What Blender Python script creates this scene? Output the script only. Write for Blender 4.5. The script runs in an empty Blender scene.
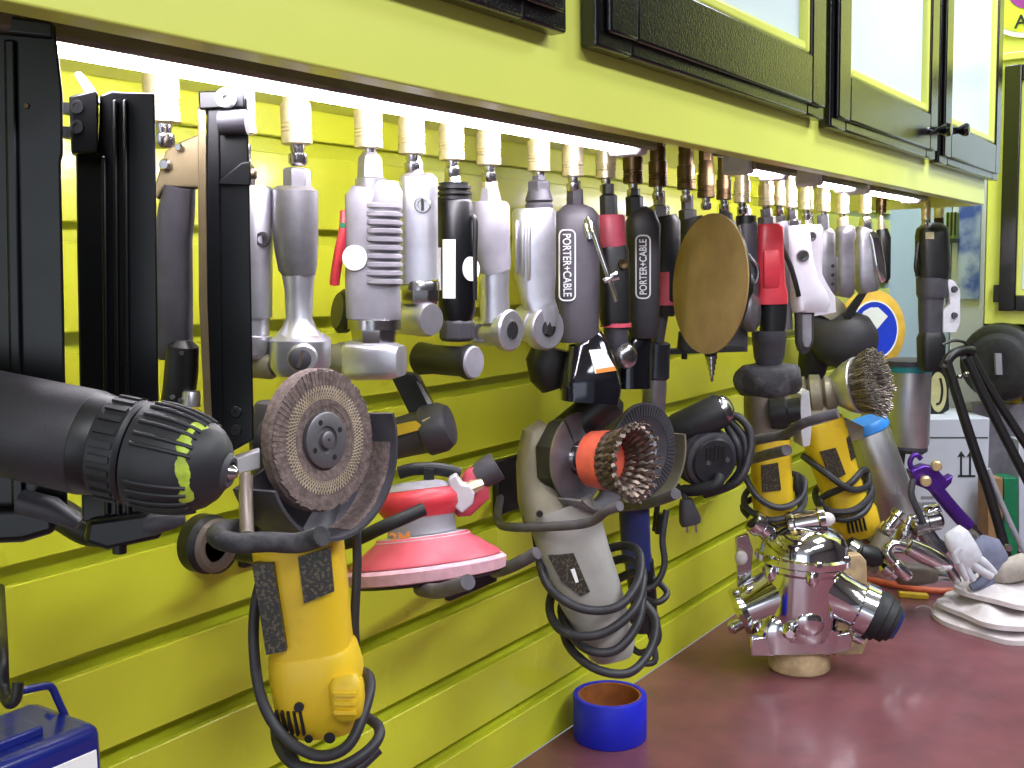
import bpy, bmesh, math, random
from mathutils import Vector, Matrix
R = random.Random(7)
SC = bpy.context.scene
COL = SC.collection
V = Vector
# ------------------------------------------------------------------ camera
F = 1080.0
D = 0.80
CAM = V((D, 0, 0))
TP, RL = math.atan(0.1025), 0.018
TH = math.atan((738 / F * math.cos(TP) + math.sin(TP) * math.sin(RL)) / math.cos(RL))
FH = V((-math.sin(TH), math.cos(TH), 0))
RH = V((math.cos(TH), math.sin(TH), 0))
UZ = V((0, 0, 1))
FW = FH * math.cos(TP) - UZ * math.sin(TP)
U0 = FH * math.sin(TP) + UZ * math.cos(TP)
CR = RH * math.cos(RL) - U0 * math.sin(RL)
CU = U0 * math.cos(RL) + RH * math.sin(RL)
def ray(px, py):
    return FW + CR * ((px - 512) / F) + CU * ((384 - py) / F)
_d = ray(660, 665)
CAM.z = -_d.z * (D / -_d.x)           # counter top is Z = 0
def at(px, py, X=None, Y=None, Z=None, depth=None):
    d = ray(px, py)
    if X is not None: t = (X - CAM.x) / d.x
    elif Y is not None: t = (Y - CAM.y) / d.y
    elif Z is not None: t = (Z - CAM.z) / d.z
    else: t = depth
    return CAM + d * t
cam = bpy.data.cameras.new('camera')
cam.sensor_width = 36; cam.lens = F * 36 / 1024; cam.clip_start = 0.02
co = bpy.data.objects.new('camera', cam); COL.objects.link(co)
m = Matrix((CR, CU, -FW)).transposed().to_4x4(); m.translation = CAM
co.matrix_world = m
SC.camera = co

class Fr:
    """a vertical plane facing the camera through a place in the room: picture units map to metres there"""
    def __init__(s, px, py, X=None, look=False, **k):
        s.look = look
        s.O = at(px, py, X, **k)
        s.depth = (s.O - CAM).dot(FW)
        s.s = s.depth / F
    def p(s, x, y, w=0):
        d = ray(x, y)
        t = (s.O - CAM).dot(FH) / d.dot(FH)
        return CAM + d * t + FH * (w * s.s)

# ------------------------------------------------------------------ materials
def lin(h):
    h = h.lstrip('#'); c = [int(h[i:i + 2], 16) / 255 for i in (0, 2, 4)]
    return [x / 12.92 if x <= .04045 else ((x + .055) / 1.055) ** 2.4 for x in c] + [1]
MATS = {}
def pm(name, hexc, rough=.5, metal=0, var=.12, scale=40, bump=0, bscale=300, coat=0, hex2=None, spec=.5, thr=None):
    m = bpy.data.materials.new(name); m.use_nodes = True; MATS[name] = m
    nt = m.node_tree; N = nt.nodes; L = nt.links; b = N['Principled BSDF']
    b.inputs['Roughness'].default_value = rough; b.inputs['Metallic'].default_value = metal
    b.inputs['Coat Weight'].default_value = coat; b.inputs['Coat Roughness'].default_value = .08
    b.inputs['Specular IOR Level'].default_value = spec
    tc = N.new('ShaderNodeTexCoord')
    nz = N.new('ShaderNodeTexNoise'); nz.inputs['Scale'].default_value = scale; nz.inputs['Detail'].default_value = 4
    L.new(tc.outputs['Object'], nz.inputs['Vector'])
    cr = N.new('ShaderNodeValToRGB')
    c = lin(hexc); c2 = lin(hex2) if hex2 else [x * (1 - var) for x in c[:3]] + [1]
    c1 = c if hex2 else [min(1, x * (1 + var)) for x in c[:3]] + [1]
    lo, hi = thr or (.35, .65)
    cr.color_ramp.elements[0].position = lo; cr.color_ramp.elements[0].color = c1
    cr.color_ramp.elements[1].position = hi; cr.color_ramp.elements[1].color = c2
    L.new(nz.outputs['Fac'], cr.inputs['Fac']); L.new(cr.outputs['Color'], b.inputs['Base Color'])
    mr = N.new('ShaderNodeMapRange'); mr.inputs['To Min'].default_value = rough * .85; mr.inputs['To Max'].default_value = min(1, rough * 1.2)
    L.new(nz.outputs['Fac'], mr.inputs['Value']); L.new(mr.outputs['Result'], b.inputs['Roughness'])
    if bump:
        n2 = N.new('ShaderNodeTexNoise'); n2.inputs['Scale'].default_value = bscale; n2.inputs['Detail'].default_value = 3
        L.new(tc.outputs['Object'], n2.inputs['Vector'])
        bp = N.new('ShaderNodeBump'); bp.inputs['Strength'].default_value = bump; bp.inputs['Distance'].default_value = .001
        L.new(n2.outputs['Fac'], bp.inputs['Height']); L.new(bp.outputs['Normal'], b.inputs['Normal'])
        L.new(bp.outputs['Normal'], b.inputs['Coat Normal'])
    return m
def em(name, rgb, strength):
    m = bpy.data.materials.new(name); m.use_nodes = True
    nt = m.node_tree; b = nt.nodes['Principled BSDF']
    b.inputs['Base Color'].default_value = (*rgb, 1); b.inputs['Emission Color'].default_value = (*rgb, 1)
    b.inputs['Emission Strength'].default_value = strength
    return m
WALLY = pm('yellow_slatwall_paint', '#d3d836', .28, 0, .05, 6, .22, 140, .35)
CABY = pm('yellow_cabinet_paint', '#d8de68', .32, 0, .03, 5, .12, 160, .25)
GLOSSB = pm('gloss_black_paint', '#0b0a0d', .2, 0, .1, 8, .3, 420, .35)
PALE = pm('pale_blue_white_panel', '#cfdde8', .3, 0, .02, 3)
RED_TOP = pm('maroon_counter_paint', '#7d4850', .34, 0, .2, 14, .15, 60, .15, hex2='#6b3f46')
CUPM = pm('brushed_cup_metal', '#c2c2c6', .38, .9, .06, 30)
FLNG = pm('worn_grey_flange_steel', '#6b686e', .4, .4, .12, 60)
SOFTB = pm('soft_black_rubberised_plastic', '#242429', .5, 0, .15, 60)
BLK = pm('black_plastic', '#141417', .42, 0, .25, 60)
BLKM = pm('black_painted_metal', '#07080c', .33, 0, .3, 40, spec=.4)
RUB = pm('black_rubber', '#1b1b1f', .6, 0, .3, 60, .3, 400)
DIRTY = pm('dusty_black_rubber', '#2e2d31', .75, 0, .4, 50, .8, 260, hex2='#565358', thr=(.5, .75))
GRIP = pm('dusty_grey_rubber_coating', '#57535a', .65, 0, .2, 60, .2, 300)
DGREY = pm('dark_grey_plastic', '#3d3b42', .5, 0, .18, 50)
PCG = pm('charcoal_tool_housing', '#4a464e', .5, 0, .1, 50, .15, 500)
PCD = pm('dark_and_shaded_charcoal_housing', '#2b292f', .5, 0, .1, 50, .15, 500)  # darkened to hold the shade of the lamp gap; also plain dark housings
MGREY = pm('mid_grey_plastic', '#8a8790', .45, 0, .12, 50)
GGREY = pm('warm_grey_grinder_housing', '#a19f9b', .45, 0, .08, 30)
BGREY = pm('beige_grey_gear_housing', '#847d6c', .45, .3, .12, 40)
LGREY = pm('light_grey_plastic', '#c2c0c8', .4, 0, .08, 50)
WHT = pm('white_plastic', '#eeeef4', .4, 0, .04, 30)
PAINTW = pm('pale_silver_white_paint', '#dcd8e4', .3, .25, .05, 30)
STK = pm('white_sticker', '#f4f4f4', .5, 0, .02, 30)
ALU = pm('cast_aluminium', '#c9c8d2', .33, .85, .08, 60, .08, 500)
ALUD = pm('dull_grey_aluminium', '#8f8d94', .4, .8, .12, 60, .15, 500)
STEEL = pm('steel', '#b4b2b6', .22, 1, .1, 80)
CHROME = pm('polished_chrome', '#dddce2', .09, 1, .03, 20)
BCHROME = pm('smoked_black_chrome', '#2a2a33', .08, .75, .05, 20, coat=.6)
BRASS = pm('brass', '#d4c6a6', .4, .7, .15, 80)
BRASSD = pm('dark_and_shaded_brass', '#5c4a34', .4, .9, .2, 80)  # shaded copy of the coupler brass; also small dark brass parts
GOLD = pm('brown_gold_painted_steel', '#85765a', .35, .6, .12, 40)
REDP = pm('red_plastic', '#c93744', .38, 0, .1, 40)
PINKR = pm('faded_red_plastic', '#d0586a', .42, 0, .12, 60, hex2='#c44a5c')
PINKD = pm('pink_dusty_sanding_pad', '#d9a7b4', .7, 0, .12, 90, .4, 200)
DRED = pm('dull_red_band', '#a63f52', .5, 0, .12, 50)
ORANGE = pm('orange_painted_cup', '#d8604a', .45, 0, .12, 60)
HOSEO = pm('orange_hose_rubber', '#c9603f', .45, 0, .1, 40)
DWY = pm('worn_yellow_tool_plastic', '#dcb826', .42, 0, .06, 25, .1, 400, hex2='#b98f26', thr=(.55, .8))
BLUEP = pm('blue_enamel', '#182478', .25, 0, .1, 20, .05, 200, .3)
BLUET = pm('blue_painters_tape', '#1522c8', .5, 0, .08, 40)
CARD = pm('orange_brown_cardboard_core', '#9a5a2a', .7, 0, .15, 60)
BLUED = pm('dark_blue_plastic', '#232f66', .4, 0, .15, 40)
CORD = pm('grey_cord_rubber', '#2c2b31', .5, 0, .2, 60)
TAN = pm('tan_sanding_paper', '#a58a56', .85, 0, .12, 25, .5, 700, hex2='#957a48')
FLAP = pm('grey_brown_abrasive_flaps', '#6e5f5c', .9, 0, .3, 220, 1.0, 400)
MESHY = pm('worn_backing_cloth', '#b0a08c', .8, 0, .2, 100, .5, 500)
WIRE = pm('brown_steel_wire', '#75675f', .35, .8, .3, 200)
WIRES = pm('bright_steel_wire', '#958d86', .4, .75, .3, 200)
WOOD = pm('raw_wood_block', '#b59b78', .75, 0, .2, 60, .4, 120)
RAG = pm('off_white_cotton_rag', '#cfc6c8', .9, 0, .1, 40, 1.0, 60)
GLOVEW = pm('pale_grey_glove_fabric', '#c3c3cc', .85, 0, .1, 60, .5, 500)
GLOVEB = pm('blue_grey_glove_fabric', '#6c6f86', .85, 0, .15, 60, .5, 500)
PURPLE = pm('purple_anodised_metal', '#502886', .3, .6, .1, 40)
TEAL = pm('teal_plastic', '#1f7f86', .4, 0, .1, 40)
BLUER = pm('bright_blue_plastic_rim', '#2f7fd0', .4, 0, .1, 40)
GREEN = pm('green_plastic', '#0f6a45', .45, 0, .15, 40)
BOXW = pm('grey_white_carton', '#b9bcc9', .75, 0, .05, 10)
BOXB = pm('brown_carton', '#8a6a48', .8, 0, .1, 30)
DISCY = pm('gold_yellow_disc_rim', '#e3b54a', .5, 0, .1, 30)
DISCB = pm('royal_blue_disc_face', '#2440cc', .4, 0, .05, 30)
PBLUE = pm('pale_blue_wall_panel', '#a8bce4', .5, 0, .05, 4)
GWALL = pm('grey_white_wall_panel', '#c9cbe0', .6, 0, .05, 4)
POSTB = pm('blue_print_paper', '#3f58b0', .6, 0, .3, 14, hex2='#aebbe0', thr=(.4, .62))
TAPEW = pm('silver_duct_tape_wrap', '#7b7880', .35, .5, .15, 60, .5, 150)
INK = pm('black_ink', '#121216', .6, 0, .1, 40)
LBL = pm('black_printed_label', '#2a2520', .4, 0, .5, 400, hex2='#5c5340', thr=(.52, .6))
WHTINK = pm('white_ink', '#d8d8dc', .5, 0, .02, 40)
ORINK = pm('orange_ink', '#e08a3c', .5, 0, .05, 40)
GPAINT = pm('yellow_green_paint_smear', '#a8bd3c', .5, 0, .2, 200)
CEILM = pm('off_white_ceiling', '#cfccc4', .8, 0, .03, 3)
FLOORM = pm('grey_concrete_floor', '#6f6c68', .7, 0, .15, 3)
BRWN = pm('brown_grey_housing', '#6d6259', .4, .1, .1, 30)
TUBEM = em('fluorescent_tube_glow', (.93, .9, 1), 55)

# ------------------------------------------------------------------ mesh builder
def perp(t, pref):
    e = pref - t * pref.dot(t)
    if e.length < 1e-6: e = t.orthogonal()
    return e.normalized()
class MB:
    def __init__(s): s.v = []; s.f = []; s.sm = []
    def ring(s, pts):
        i = len(s.v); s.v += pts; return list(range(i, i + len(pts)))
    def skin(s, rings, closed=False, caps=True, cyc=True):
        ns = len(rings)
        for k in range(ns if closed else ns - 1):
            a, b = rings[k], rings[(k + 1) % ns]; n = len(a)
            for j in range(n if cyc else n - 1):
                s.f.append((a[j], a[(j + 1) % n], b[(j + 1) % n], b[j]))
        if caps and not closed and cyc:
            s.f.append(tuple(reversed(rings[0]))); s.f.append(tuple(rings[-1]))
        return s
    def rev(s, a, b, prof, n=24, caps=True, pref=None, rot=0):
        """turned shape about a->b; prof = (fraction along, radius in metres)"""
        t = (b - a); Ln = t.length; t = t / Ln
        e1 = perp(t, pref or UZ.cross(t) if abs(t.z) < .9 else RH); e2 = t.cross(e1)
        rings = []
        for q, r in prof:
            c = a + t * (Ln * q); r = max(r, 1e-5)
            rings.append(s.ring([c + (e1 * math.cos(x) + e2 * math.sin(x)) * r for x in [rot + 2 * math.pi * k / n for k in range(n)]]))
        return s.skin(rings, caps=caps)
    def tube(s, pts, r, n=10, sub=6, closed=False, flat=1.0, r1=None):
        P = [V(p) for p in pts]
        if sub > 1 and len(P) > 2:
            Q = []; m = len(P)
            for i in range(m if closed else m - 1):
                p0 = P[(i - 1) % m] if closed or i else P[0]; p1 = P[i]; p2 = P[(i + 1) % m]
                p3 = P[(i + 2) % m] if closed or i + 2 < m else P[-1]
                for k in range(sub):
                    t = k / sub
                    Q.append(.5 * ((2 * p1) + (p2 - p0) * t + (2 * p0 - 5 * p1 + 4 * p2 - p3) * t * t + (3 * p1 - p0 - 3 * p2 + p3) * t ** 3))
            if not closed: Q.append(P[-1])
            P = Q
        rings = []; e = None; m = len(P)
        for i, p in enumerate(P):
            a = P[(i - 1) % m] if closed or i else p; b = P[(i + 1) % m] if closed or i < m - 1 else p
            t = (b - a).normalized()
            e = perp(t, e if e is not None else UZ if abs(t.z) < .9 else RH); e2 = t.cross(e)
            rr = r if r1 is None else r + (r1 - r) * i / (m - 1)
            rings.append(s.ring([p + (e * math.cos(x) * rr * flat + e2 * math.sin(x) * rr) for x in [2 * math.pi * k / n for k in range(n)]]))
        return s.skin(rings, closed=closed)
    def loft(s, f, secs, ex=2.0, n=28, ax=None):
        """body through sections (x, y, w, half-width, half-depth[, exponent]) in the frame's picture units"""
        C = [f.p(q[0], q[1], q[2]) for q in secs]; rings = []
        ax = ax or RH
        for i, q in enumerate(secs):
            a = C[max(0, i - 1)]; b = C[min(len(C) - 1, i + 1)]
            t = (b - a).normalized(); e1 = perp(t, ax); e2 = t.cross(e1)
            k = q[5] if len(q) > 5 else ex; pts = []
            for j in range(n):
                x = 2 * math.pi * j / n; c, sn = math.cos(x), math.sin(x)
                u = math.copysign(abs(c) ** (2 / k), c) * q[3] * f.s; w = math.copysign(abs(sn) ** (2 / k), sn) * q[4] * f.s
                pts.append(C[i] + e1 * u + e2 * w)
            rings.append(s.ring(pts))
        return s.skin(rings)
    def prism(s, pts, vec):
        a = s.ring([V(p) for p in pts]); b = s.ring([V(p) + vec for p in pts])
        return s.skin([a, b])
    def plate(s, f, xy, w0, w1):
        d = FH
        if f.look:                         # the piece is turned to lie along the line of sight
            d = f.O - CAM; d.z = 0; d.normalize()
        return s.prism([f.p(x, y, w0) for x, y in xy], d * ((w1 - w0) * f.s))
    def box(s, c, dx, dy, dz):
        """c centre, three half-extent vectors"""
        a = s.ring([c - dz - dx - dy, c - dz + dx - dy, c - dz + dx + dy, c - dz - dx + dy])
        b = s.ring([c + dz - dx - dy, c + dz + dx - dy, c + dz + dx + dy, c + dz - dx + dy])
        return s.skin([a, b])
    def wbox(s, x0, x1, y0, y1, z0, z1):
        return s.box(V(((x0 + x1) / 2, (y0 + y1) / 2, (z0 + z1) / 2)), V(((x1 - x0) / 2, 0, 0)), V((0, (y1 - y0) / 2, 0)), V((0, 0, (z1 - z0) / 2)))
    def ball(s, c, rx, ry=None, rz=None, n=18):
        ry = ry or rx; rz = rz or rx; rings = []
        for i in range(1, 10):
            a = math.pi * i / 10
            rings.append(s.ring([c + RH * (rx * math.sin(a) * math.cos(x)) + FH * (ry * math.sin(a) * math.sin(x)) - UZ * (rz * math.cos(a)) for x in [2 * math.pi * k / n for k in range(n)]]))
        return s.skin(rings)
    def band(s, c, nrm, e1, r0, r1, h0, h1, a0, a1, n=32):
        """arc of a thick-walled drum about nrm; angles in degrees from e1"""
        nrm = nrm.normalized(); e1 = perp(nrm, e1); e2 = nrm.cross(e1); rings = []
        for k in range(n + 1):
            a = math.radians(a0 + (a1 - a0) * k / n); d = e1 * math.cos(a) + e2 * math.sin(a)
            rings.append(s.ring([c + d * r0 + nrm * h0, c + d * r1 + nrm * h0, c + d * r1 + nrm * h1, c + d * r0 + nrm * h1]))
        return s.skin(rings)
    def coil(s, a, b, ra, rb, turns, r, ph=0, sq=1.0, e=None, jit=0):
        t = (b - a).normalized(); e1 = perp(t, e or RH); e2 = t.cross(e1); pts = []
        n = int(turns * 16)
        for k in range(n + 1):
            q = k / n; x = ph + 2 * math.pi * turns * q
            rr = (ra + (rb - ra) * q) * (1 + jit * math.sin(3.1 * x * .37 + ph))
            pts.append(a.lerp(b, q) + (e1 * math.cos(x) + e2 * math.sin(x) * sq) * rr + t * (jit * ra * math.sin(x * .7 + 1)))
        return s.tube(pts, r, 9, 2)

def ob(name, mb, mat, parent=None, root=None, bevel=0, ang=38, sub=0):
    me = bpy.data.meshes.new(name)
    o0 = root.location if root else V((0, 0, 0))
    me.from_pydata([tuple(p - o0) for p in mb.v], [], mb.f)
    bm = bmesh.new(); bm.from_mesh(me); bmesh.ops.recalc_face_normals(bm, faces=bm.faces); bm.to_mesh(me); bm.free()
    me.materials.append(mat)
    me.shade_smooth(); me.set_sharp_from_angle(angle=math.radians(ang))
    o = bpy.data.objects.new(name, me); COL.objects.link(o)
    if parent: o.parent = parent
    if bevel:
        b = o.modifiers.new('bevel', 'BEVEL'); b.width = bevel; b.segments = 3; b.limit_method = 'ANGLE'; b.angle_limit = math.radians(35); b.harden_normals = False
    if sub:
        q = o.modifiers.new('sub', 'SUBSURF'); q.levels = sub; q.render_levels = sub
    return o
class Thing:
    def __init__(s, name, label, cat, loc, group=None):
        o = bpy.data.objects.new(name, None); COL.objects.link(o); o.location = loc
        o.empty_display_size = .02
        o['label'] = label; o['category'] = cat
        if group: o['group'] = group
        s.o = o
    def add(s, name, mb, mat, under=None, bevel=0, ang=38, label=None, sub=0, stuff=False):
        o = ob(name, mb, mat, under or s.o, s.o, bevel, ang, sub)
        if label: o['label'] = label
        if stuff: o['kind'] = 'stuff'
        return o
    def text(s, name, body, c, right, up, size, mat, under=None, width=None):
        cu = bpy.data.curves.new(name, 'FONT'); cu.body = body; cu.size = 1; cu.extrude = .02; cu.offset = .012; cu.align_x = 'CENTER'; cu.align_y = 'CENTER'
        tmp = bpy.data.objects.new(name, cu); COL.objects.link(tmp)
        bpy.context.view_layer.update()
        me = bpy.data.meshes.new_from_object(tmp); bpy.data.objects.remove(tmp)
        right = right.normalized(); nrm = right.cross(up).normalized(); up = nrm.cross(right)
        xs = [v.co.x for v in me.vertices]; ys = [v.co.y for v in me.vertices]
        kx = ky = size / (max(ys) - min(ys)); ox = (max(xs) + min(xs)) / 2; oy = (max(ys) + min(ys)) / 2
        if width: kx = width / (max(xs) - min(xs))
        for v in me.vertices:
            p = v.co.copy(); v.co = c + right * ((p.x - ox) * kx) + up * ((p.y - oy) * ky) + nrm * (p.z * ky) - s.o.location
        me.materials.clear(); me.materials.append(mat)
        o = bpy.data.objects.new(name, me); COL.objects.link(o); o.parent = under or s.o
        return o
def struct(name, mb, mat, bevel=0, **k):
    o = ob(name, mb, mat, None, None, bevel, **k); o['kind'] = 'structure'; return o
def single(name, label, cat, mb, mat, loc=None, group=None, **k):
    class Q: location = loc if loc is not None else sum(mb.v, V((0, 0, 0))) / len(mb.v)
    o = ob(name, mb, mat, None, Q, **k); o.location = Q.location
    o['label'] = label; o['category'] = cat
    if group: o['group'] = group
    return o
def rect(a, b, c, d): return [a, b, c, d]

# ------------------------------------------------------------------ the setting
YEND = 3.0
XF = .36                                   # cabinet front
ZLIP = at(560, 116.5, X=XF).z              # lower edge of the cabinet front
ZU = ZLIP + .05
g2 = at(128, 658, X=0).z; g3 = at(108, 763, X=0).z
STEP = .0905
def slatwall():
    """slats with a groove under each, one long profile pushed along the wall"""
    prof = []; lo = -.02; gz = []
    z = g2
    while z - STEP > 0.012: z -= STEP
    while z < ZU + .3: gz.append(z); z += STEP
    prof.append((0, 0.0))
    for q in gz:
        prof += [(0, q - .001), (-.001, q), (-.007, q), (-.007, q - .006), (-.02, q - .006), (-.02, q + .022), (-.007, q + .022), (-.007, q + .0165), (-.001, q + .0165), (0, q + .0175)]
    prof += [(0, ZU + .3), (-.03, ZU + .3), (-.03, 0)]
    mb = MB(); y0, y1 = -.35, YEND
    mb.prism([V((x, y0, zz)) for x, zz in prof], V((0, y1 - y0, 0)))
    return mb
struct('wall_left', slatwall(), WALLY, ang=20)
struct('wall_back', MB().wbox(-.03, 3.6, YEND, YEND + .04, -.9, 1.7), pm('dim_brown_grey_wall', '#453c3d', .8, 0, .05, 3))
struct('wall_right', MB().wbox(3.6, 3.64, -3, 3.2, -.9, 1.7), pm('dusky_taupe_wall', '#5c5052', .8, 0, .05, 3))
struct('floor', MB().wbox(-1, 5, -3, 3.2, -.95, -.9), FLOORM)
struct('ceiling', MB().wbox(-1, 5, -3, 3.2, 1.7, 1.75), CEILM)
wt = MB().wbox(0, 1.15, -.35, YEND, -.04, 0)
single('workbench_top', 'dark red painted workbench top running along the yellow wall', 'workbench', wt, RED_TOP, V((.5, 1.3, -.04)), bevel=.003)

# wall cabinet with its doors
cab = Thing('wall_cabinet', 'long yellow wall cabinet with black framed doors above the tools', 'cabinet', V((.0, 0, ZU)))
YC0 = at(-20, 30, X=XF).y - .2
YC1 = at(984, 208, X=XF).y
cab.add('cabinet_box', MB().wbox(.003, XF - .02, YC0, YC1, ZU, ZU + .62), CABY, bevel=.002)
cab.add('face_frame', MB().wbox(XF - .02, XF, YC0, YC1, ZLIP, ZU + .62), CABY, bevel=.0015)
cab.add('end_rail', MB().wbox(.003, XF - .02, YC1 - .02, YC1, ZLIP - .002, ZU), CABY, bevel=.001)
def door(pxl, pyl, pxr, pyr, knob=None, win=True, mould=None):
    xd = XF + .022
    a = at(pxl, pyl, X=xd); b = at(pxr, pyr, X=xd)
    y0, y1 = a.y, b.y; z0 = (a.z + b.z) / 2; z1 = ZU + .6
    fw = .058
    fr = MB()
    hole = (y0 + fw, y1 - fw, z0 + fw * 1.15, z1 - fw)
    x0 = XF + .0008
    for (ya, yb, za, zb) in ((y0, y0 + fw, z0, z1), (y1 - fw, y1, z0, z1), (y0 + fw, y1 - fw, z0, hole[2]), (y0 + fw, y1 - fw, hole[3], z1)):
        fr.wbox(x0, xd - .006, ya, yb, za, zb)
    e = .012
    for (ya, yb, za, zb) in ((y0 + e, y0 + fw, z0 + e, z1 - e), (y1 - fw, y1 - e, z0 + e, z1 - e), (y0 + fw, y1 - fw, z0 + e, hole[2]), (y0 + fw, y1 - fw, hole[3], z1 - e)):
        fr.wbox(xd - .0062, xd, ya, yb, za, zb)
    dr = cab.add('door', fr, GLOSSB, bevel=.0025, label='gloss black cabinet door with yellow inner edge and pale panel')
    md = MB(); i = .013
    ya, yb, za, zb = hole
    for q in ((ya, ya + i, za, zb), (yb - i, yb, za, zb), (ya + i, yb - i, za, za + i), (ya + i, yb - i, zb - i, zb)):
        md.wbox(x0, xd - .003, *q)
    cab.add('molding', md, CABY, dr, bevel=.004)
    cab.add('panel', MB().wbox(x0, xd - .012, ya + i, yb - i, za + i, zb - i), PALE, dr)
    if knob:
        k = at(knob[0], knob[1], X=xd); r = .011
        cab.add('knob', MB().rev(k + V((-.001, 0, 0)), k + V((.03, 0, 0)), [(0, r * .8), (.1, r * .6), (.45, r * .5), (.7, r * .9), (.85, r), (1, r * .8), (1.02, 0)]), BCHROME, dr)
door(330, -28, 574, 17)
door(604, 46, 829, 119)
door(836, 126, 939, 160, (931, 131))
door(943, 162, 1001, 181, (950, 131))

# under-cabinet fluorescent lamps
XT = .262
def lamp(pa, pb, label):
    ya = at(pa[0], pa[1], X=XT).y; yb = at(pb[0], pb[1], X=XT).y
    zt = (at(pa[0], pa[1], X=XT).z + at(pb[0], pb[1], X=XT).z) / 2
    zt = ZLIP + .012
    L = Thing('fluorescent_lamp', label, 'lamp', V((XT, (ya + yb) / 2, ZU)), 'fluorescent lamps under the cabinet')
    h = MB(); h.wbox(XT - .03, XT + .03, ya, yb, zt + .012, ZU - .0005); h.wbox(XT + .022, XT + .03, ya, yb, zt - .0075, zt + .013)
    L.add('housing', h, BRWN, bevel=.003)
    L.add('tube', MB().rev(V((XT, ya + .02, zt)), V((XT, yb - .02, zt)), [(0, .007), (.005, .0095), (.995, .0095), (1, .007)], 16), TUBEM, label='glowing white fluorescent tube')
    for y, s in ((ya, 1), (yb, -1)):
        c = MB(); c.wbox(XT - .018, XT + .02, min(y, y + s * .022), max(y, y + s * .022), zt - .012, zt + .0125)
        L.add('end_cap', c, LGREY, bevel=.005)
lamp((-60, 20), (632, 150), 'long lit fluorescent lamp under the near part of the cabinet')
lamp((734, 175), (776, 182), 'lit fluorescent lamp under the middle of the cabinet just right of the tan disc')
lamp((806, 184), (848, 192), 'short lit fluorescent lamp above the silver taped tool')
lamp((855, 196), (912, 206), 'short lit fluorescent lamp under the far end of the cabinet')

# world light and added area fills
w = bpy.data.worlds.new('world'); SC.world = w; w.use_nodes = True
w.node_tree.nodes['Background'].inputs['Color'].default_value = (.78, .88, 1, 1)
w.node_tree.nodes['Background'].inputs['Strength'].default_value = .34
def area(name, loc, rot, sx, sy, e, col):
    l = bpy.data.lights.new(name, 'AREA'); l.shape = 'RECTANGLE'; l.size = sx; l.size_y = sy; l.energy = e; l.color = col
    o = bpy.data.objects.new(name, l); COL.objects.link(o); o.location = loc; o.rotation_euler = rot
area('added_overhead_fill', (1.7, -.5, 1.65), (0, 0, 0), .3, 1.2, 30, (.95, .97, 1))  # added overhead fill, no fixture known; lifts the cabinet front
area('added_overhead_fill', (1.7, 1.1, 1.65), (0, 0, 0), .3, 1.2, 30, (.92, .96, 1))  # second added overhead fill for the general light level
area('added_front_fill', (1.5, -2.9, .5), (math.radians(90), 0, 0), 2.6, 2.0, 24, (.86, .93, 1))  # added fill from behind the camera
area('added_corner_fill', (.2, 2.66, 1.66), (0, 0, 0), .2, .3, 11, (.88, .94, 1))  # fill light invented to brighten the pale end wall panels
area('added_overhead_fill', (1.0, 2.0, 1.65), (0, 0, 0), .3, .7, 20, (.88, .94, 1))  # fill light added to reach the far corner, not a known fixture
# ------------------------------------------------------------------ couplers under the cabinet
XH = .19
def coupler(px, pyb, label, X=XH, dark=False, k=1.0, bare=False):
    """brass quick coupler hanging from the air manifold; pyb is where its sleeve ends"""
    p = at(px, pyb, X=X); top = ZU - p.z
    T = Thing('air_coupler', label, 'air coupler', p, 'brass air couplers under the cabinet')
    r = .0118 * k; Ls = min(.05 * k, top - .004); a = p; b = p + UZ * Ls
    bm_ = BRASSD if dark else BRASS  # dark couplers have the shade between lamps put into their colour
    pr = [(0, r * .8), (.02, r), (.1, r)]
    for q in (.16, .22, .28): pr += [(q, r), (q + .015, r * .93), (q + .03, r * .93), (q + .045, r)]
    pr += [(.62, r), (.63, r * .86), (.9, r * .86), (1, r * .75)]
    T.add('sleeve', MB().rev(a, b, pr, 20), bm_)
    T.add('hex_nipple', MB().rev(b - UZ * .001, p + UZ * (top - .0005), [(0, r * .85), (1, r * .85)], 6), bm_, bevel=.0008)
    if not bare:
        T.add('plug', MB().rev(p - UZ * .016 * k, p + UZ * .002, [(0, r * .45), (.15, r * .62), (.5, r * .62), (.55, r * .42), (.75, r * .5), (1, r * .5)], 14), STEEL)
    return T
def C(px, pyb, tool, **k): return coupler(px, pyb, 'brass air coupler above the ' + tool, **k)

def screw(T, f, x, y, w, r, name='screw', under=None, mat=None, d=None):
    """slotted screw head on a face towards the camera"""
    a = f.p(x, y, w); t = (d or -FH).normalized(); rr = r * f.s
    mb = MB().rev(a, a + t * rr * .5, [(0, rr), (.5, rr), (1, rr * .85), (1, rr * .55), (.5, rr * .5), (.5, 0)], 18)
    return T.add(name, mb, mat or STEEL, under)
def slot(f, a, d, e, r, th=.22):
    e = perp(d, e); o = d.cross(e)
    return MB().box(a, e * r, o * (r * th), d * (r * .12))

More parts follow.
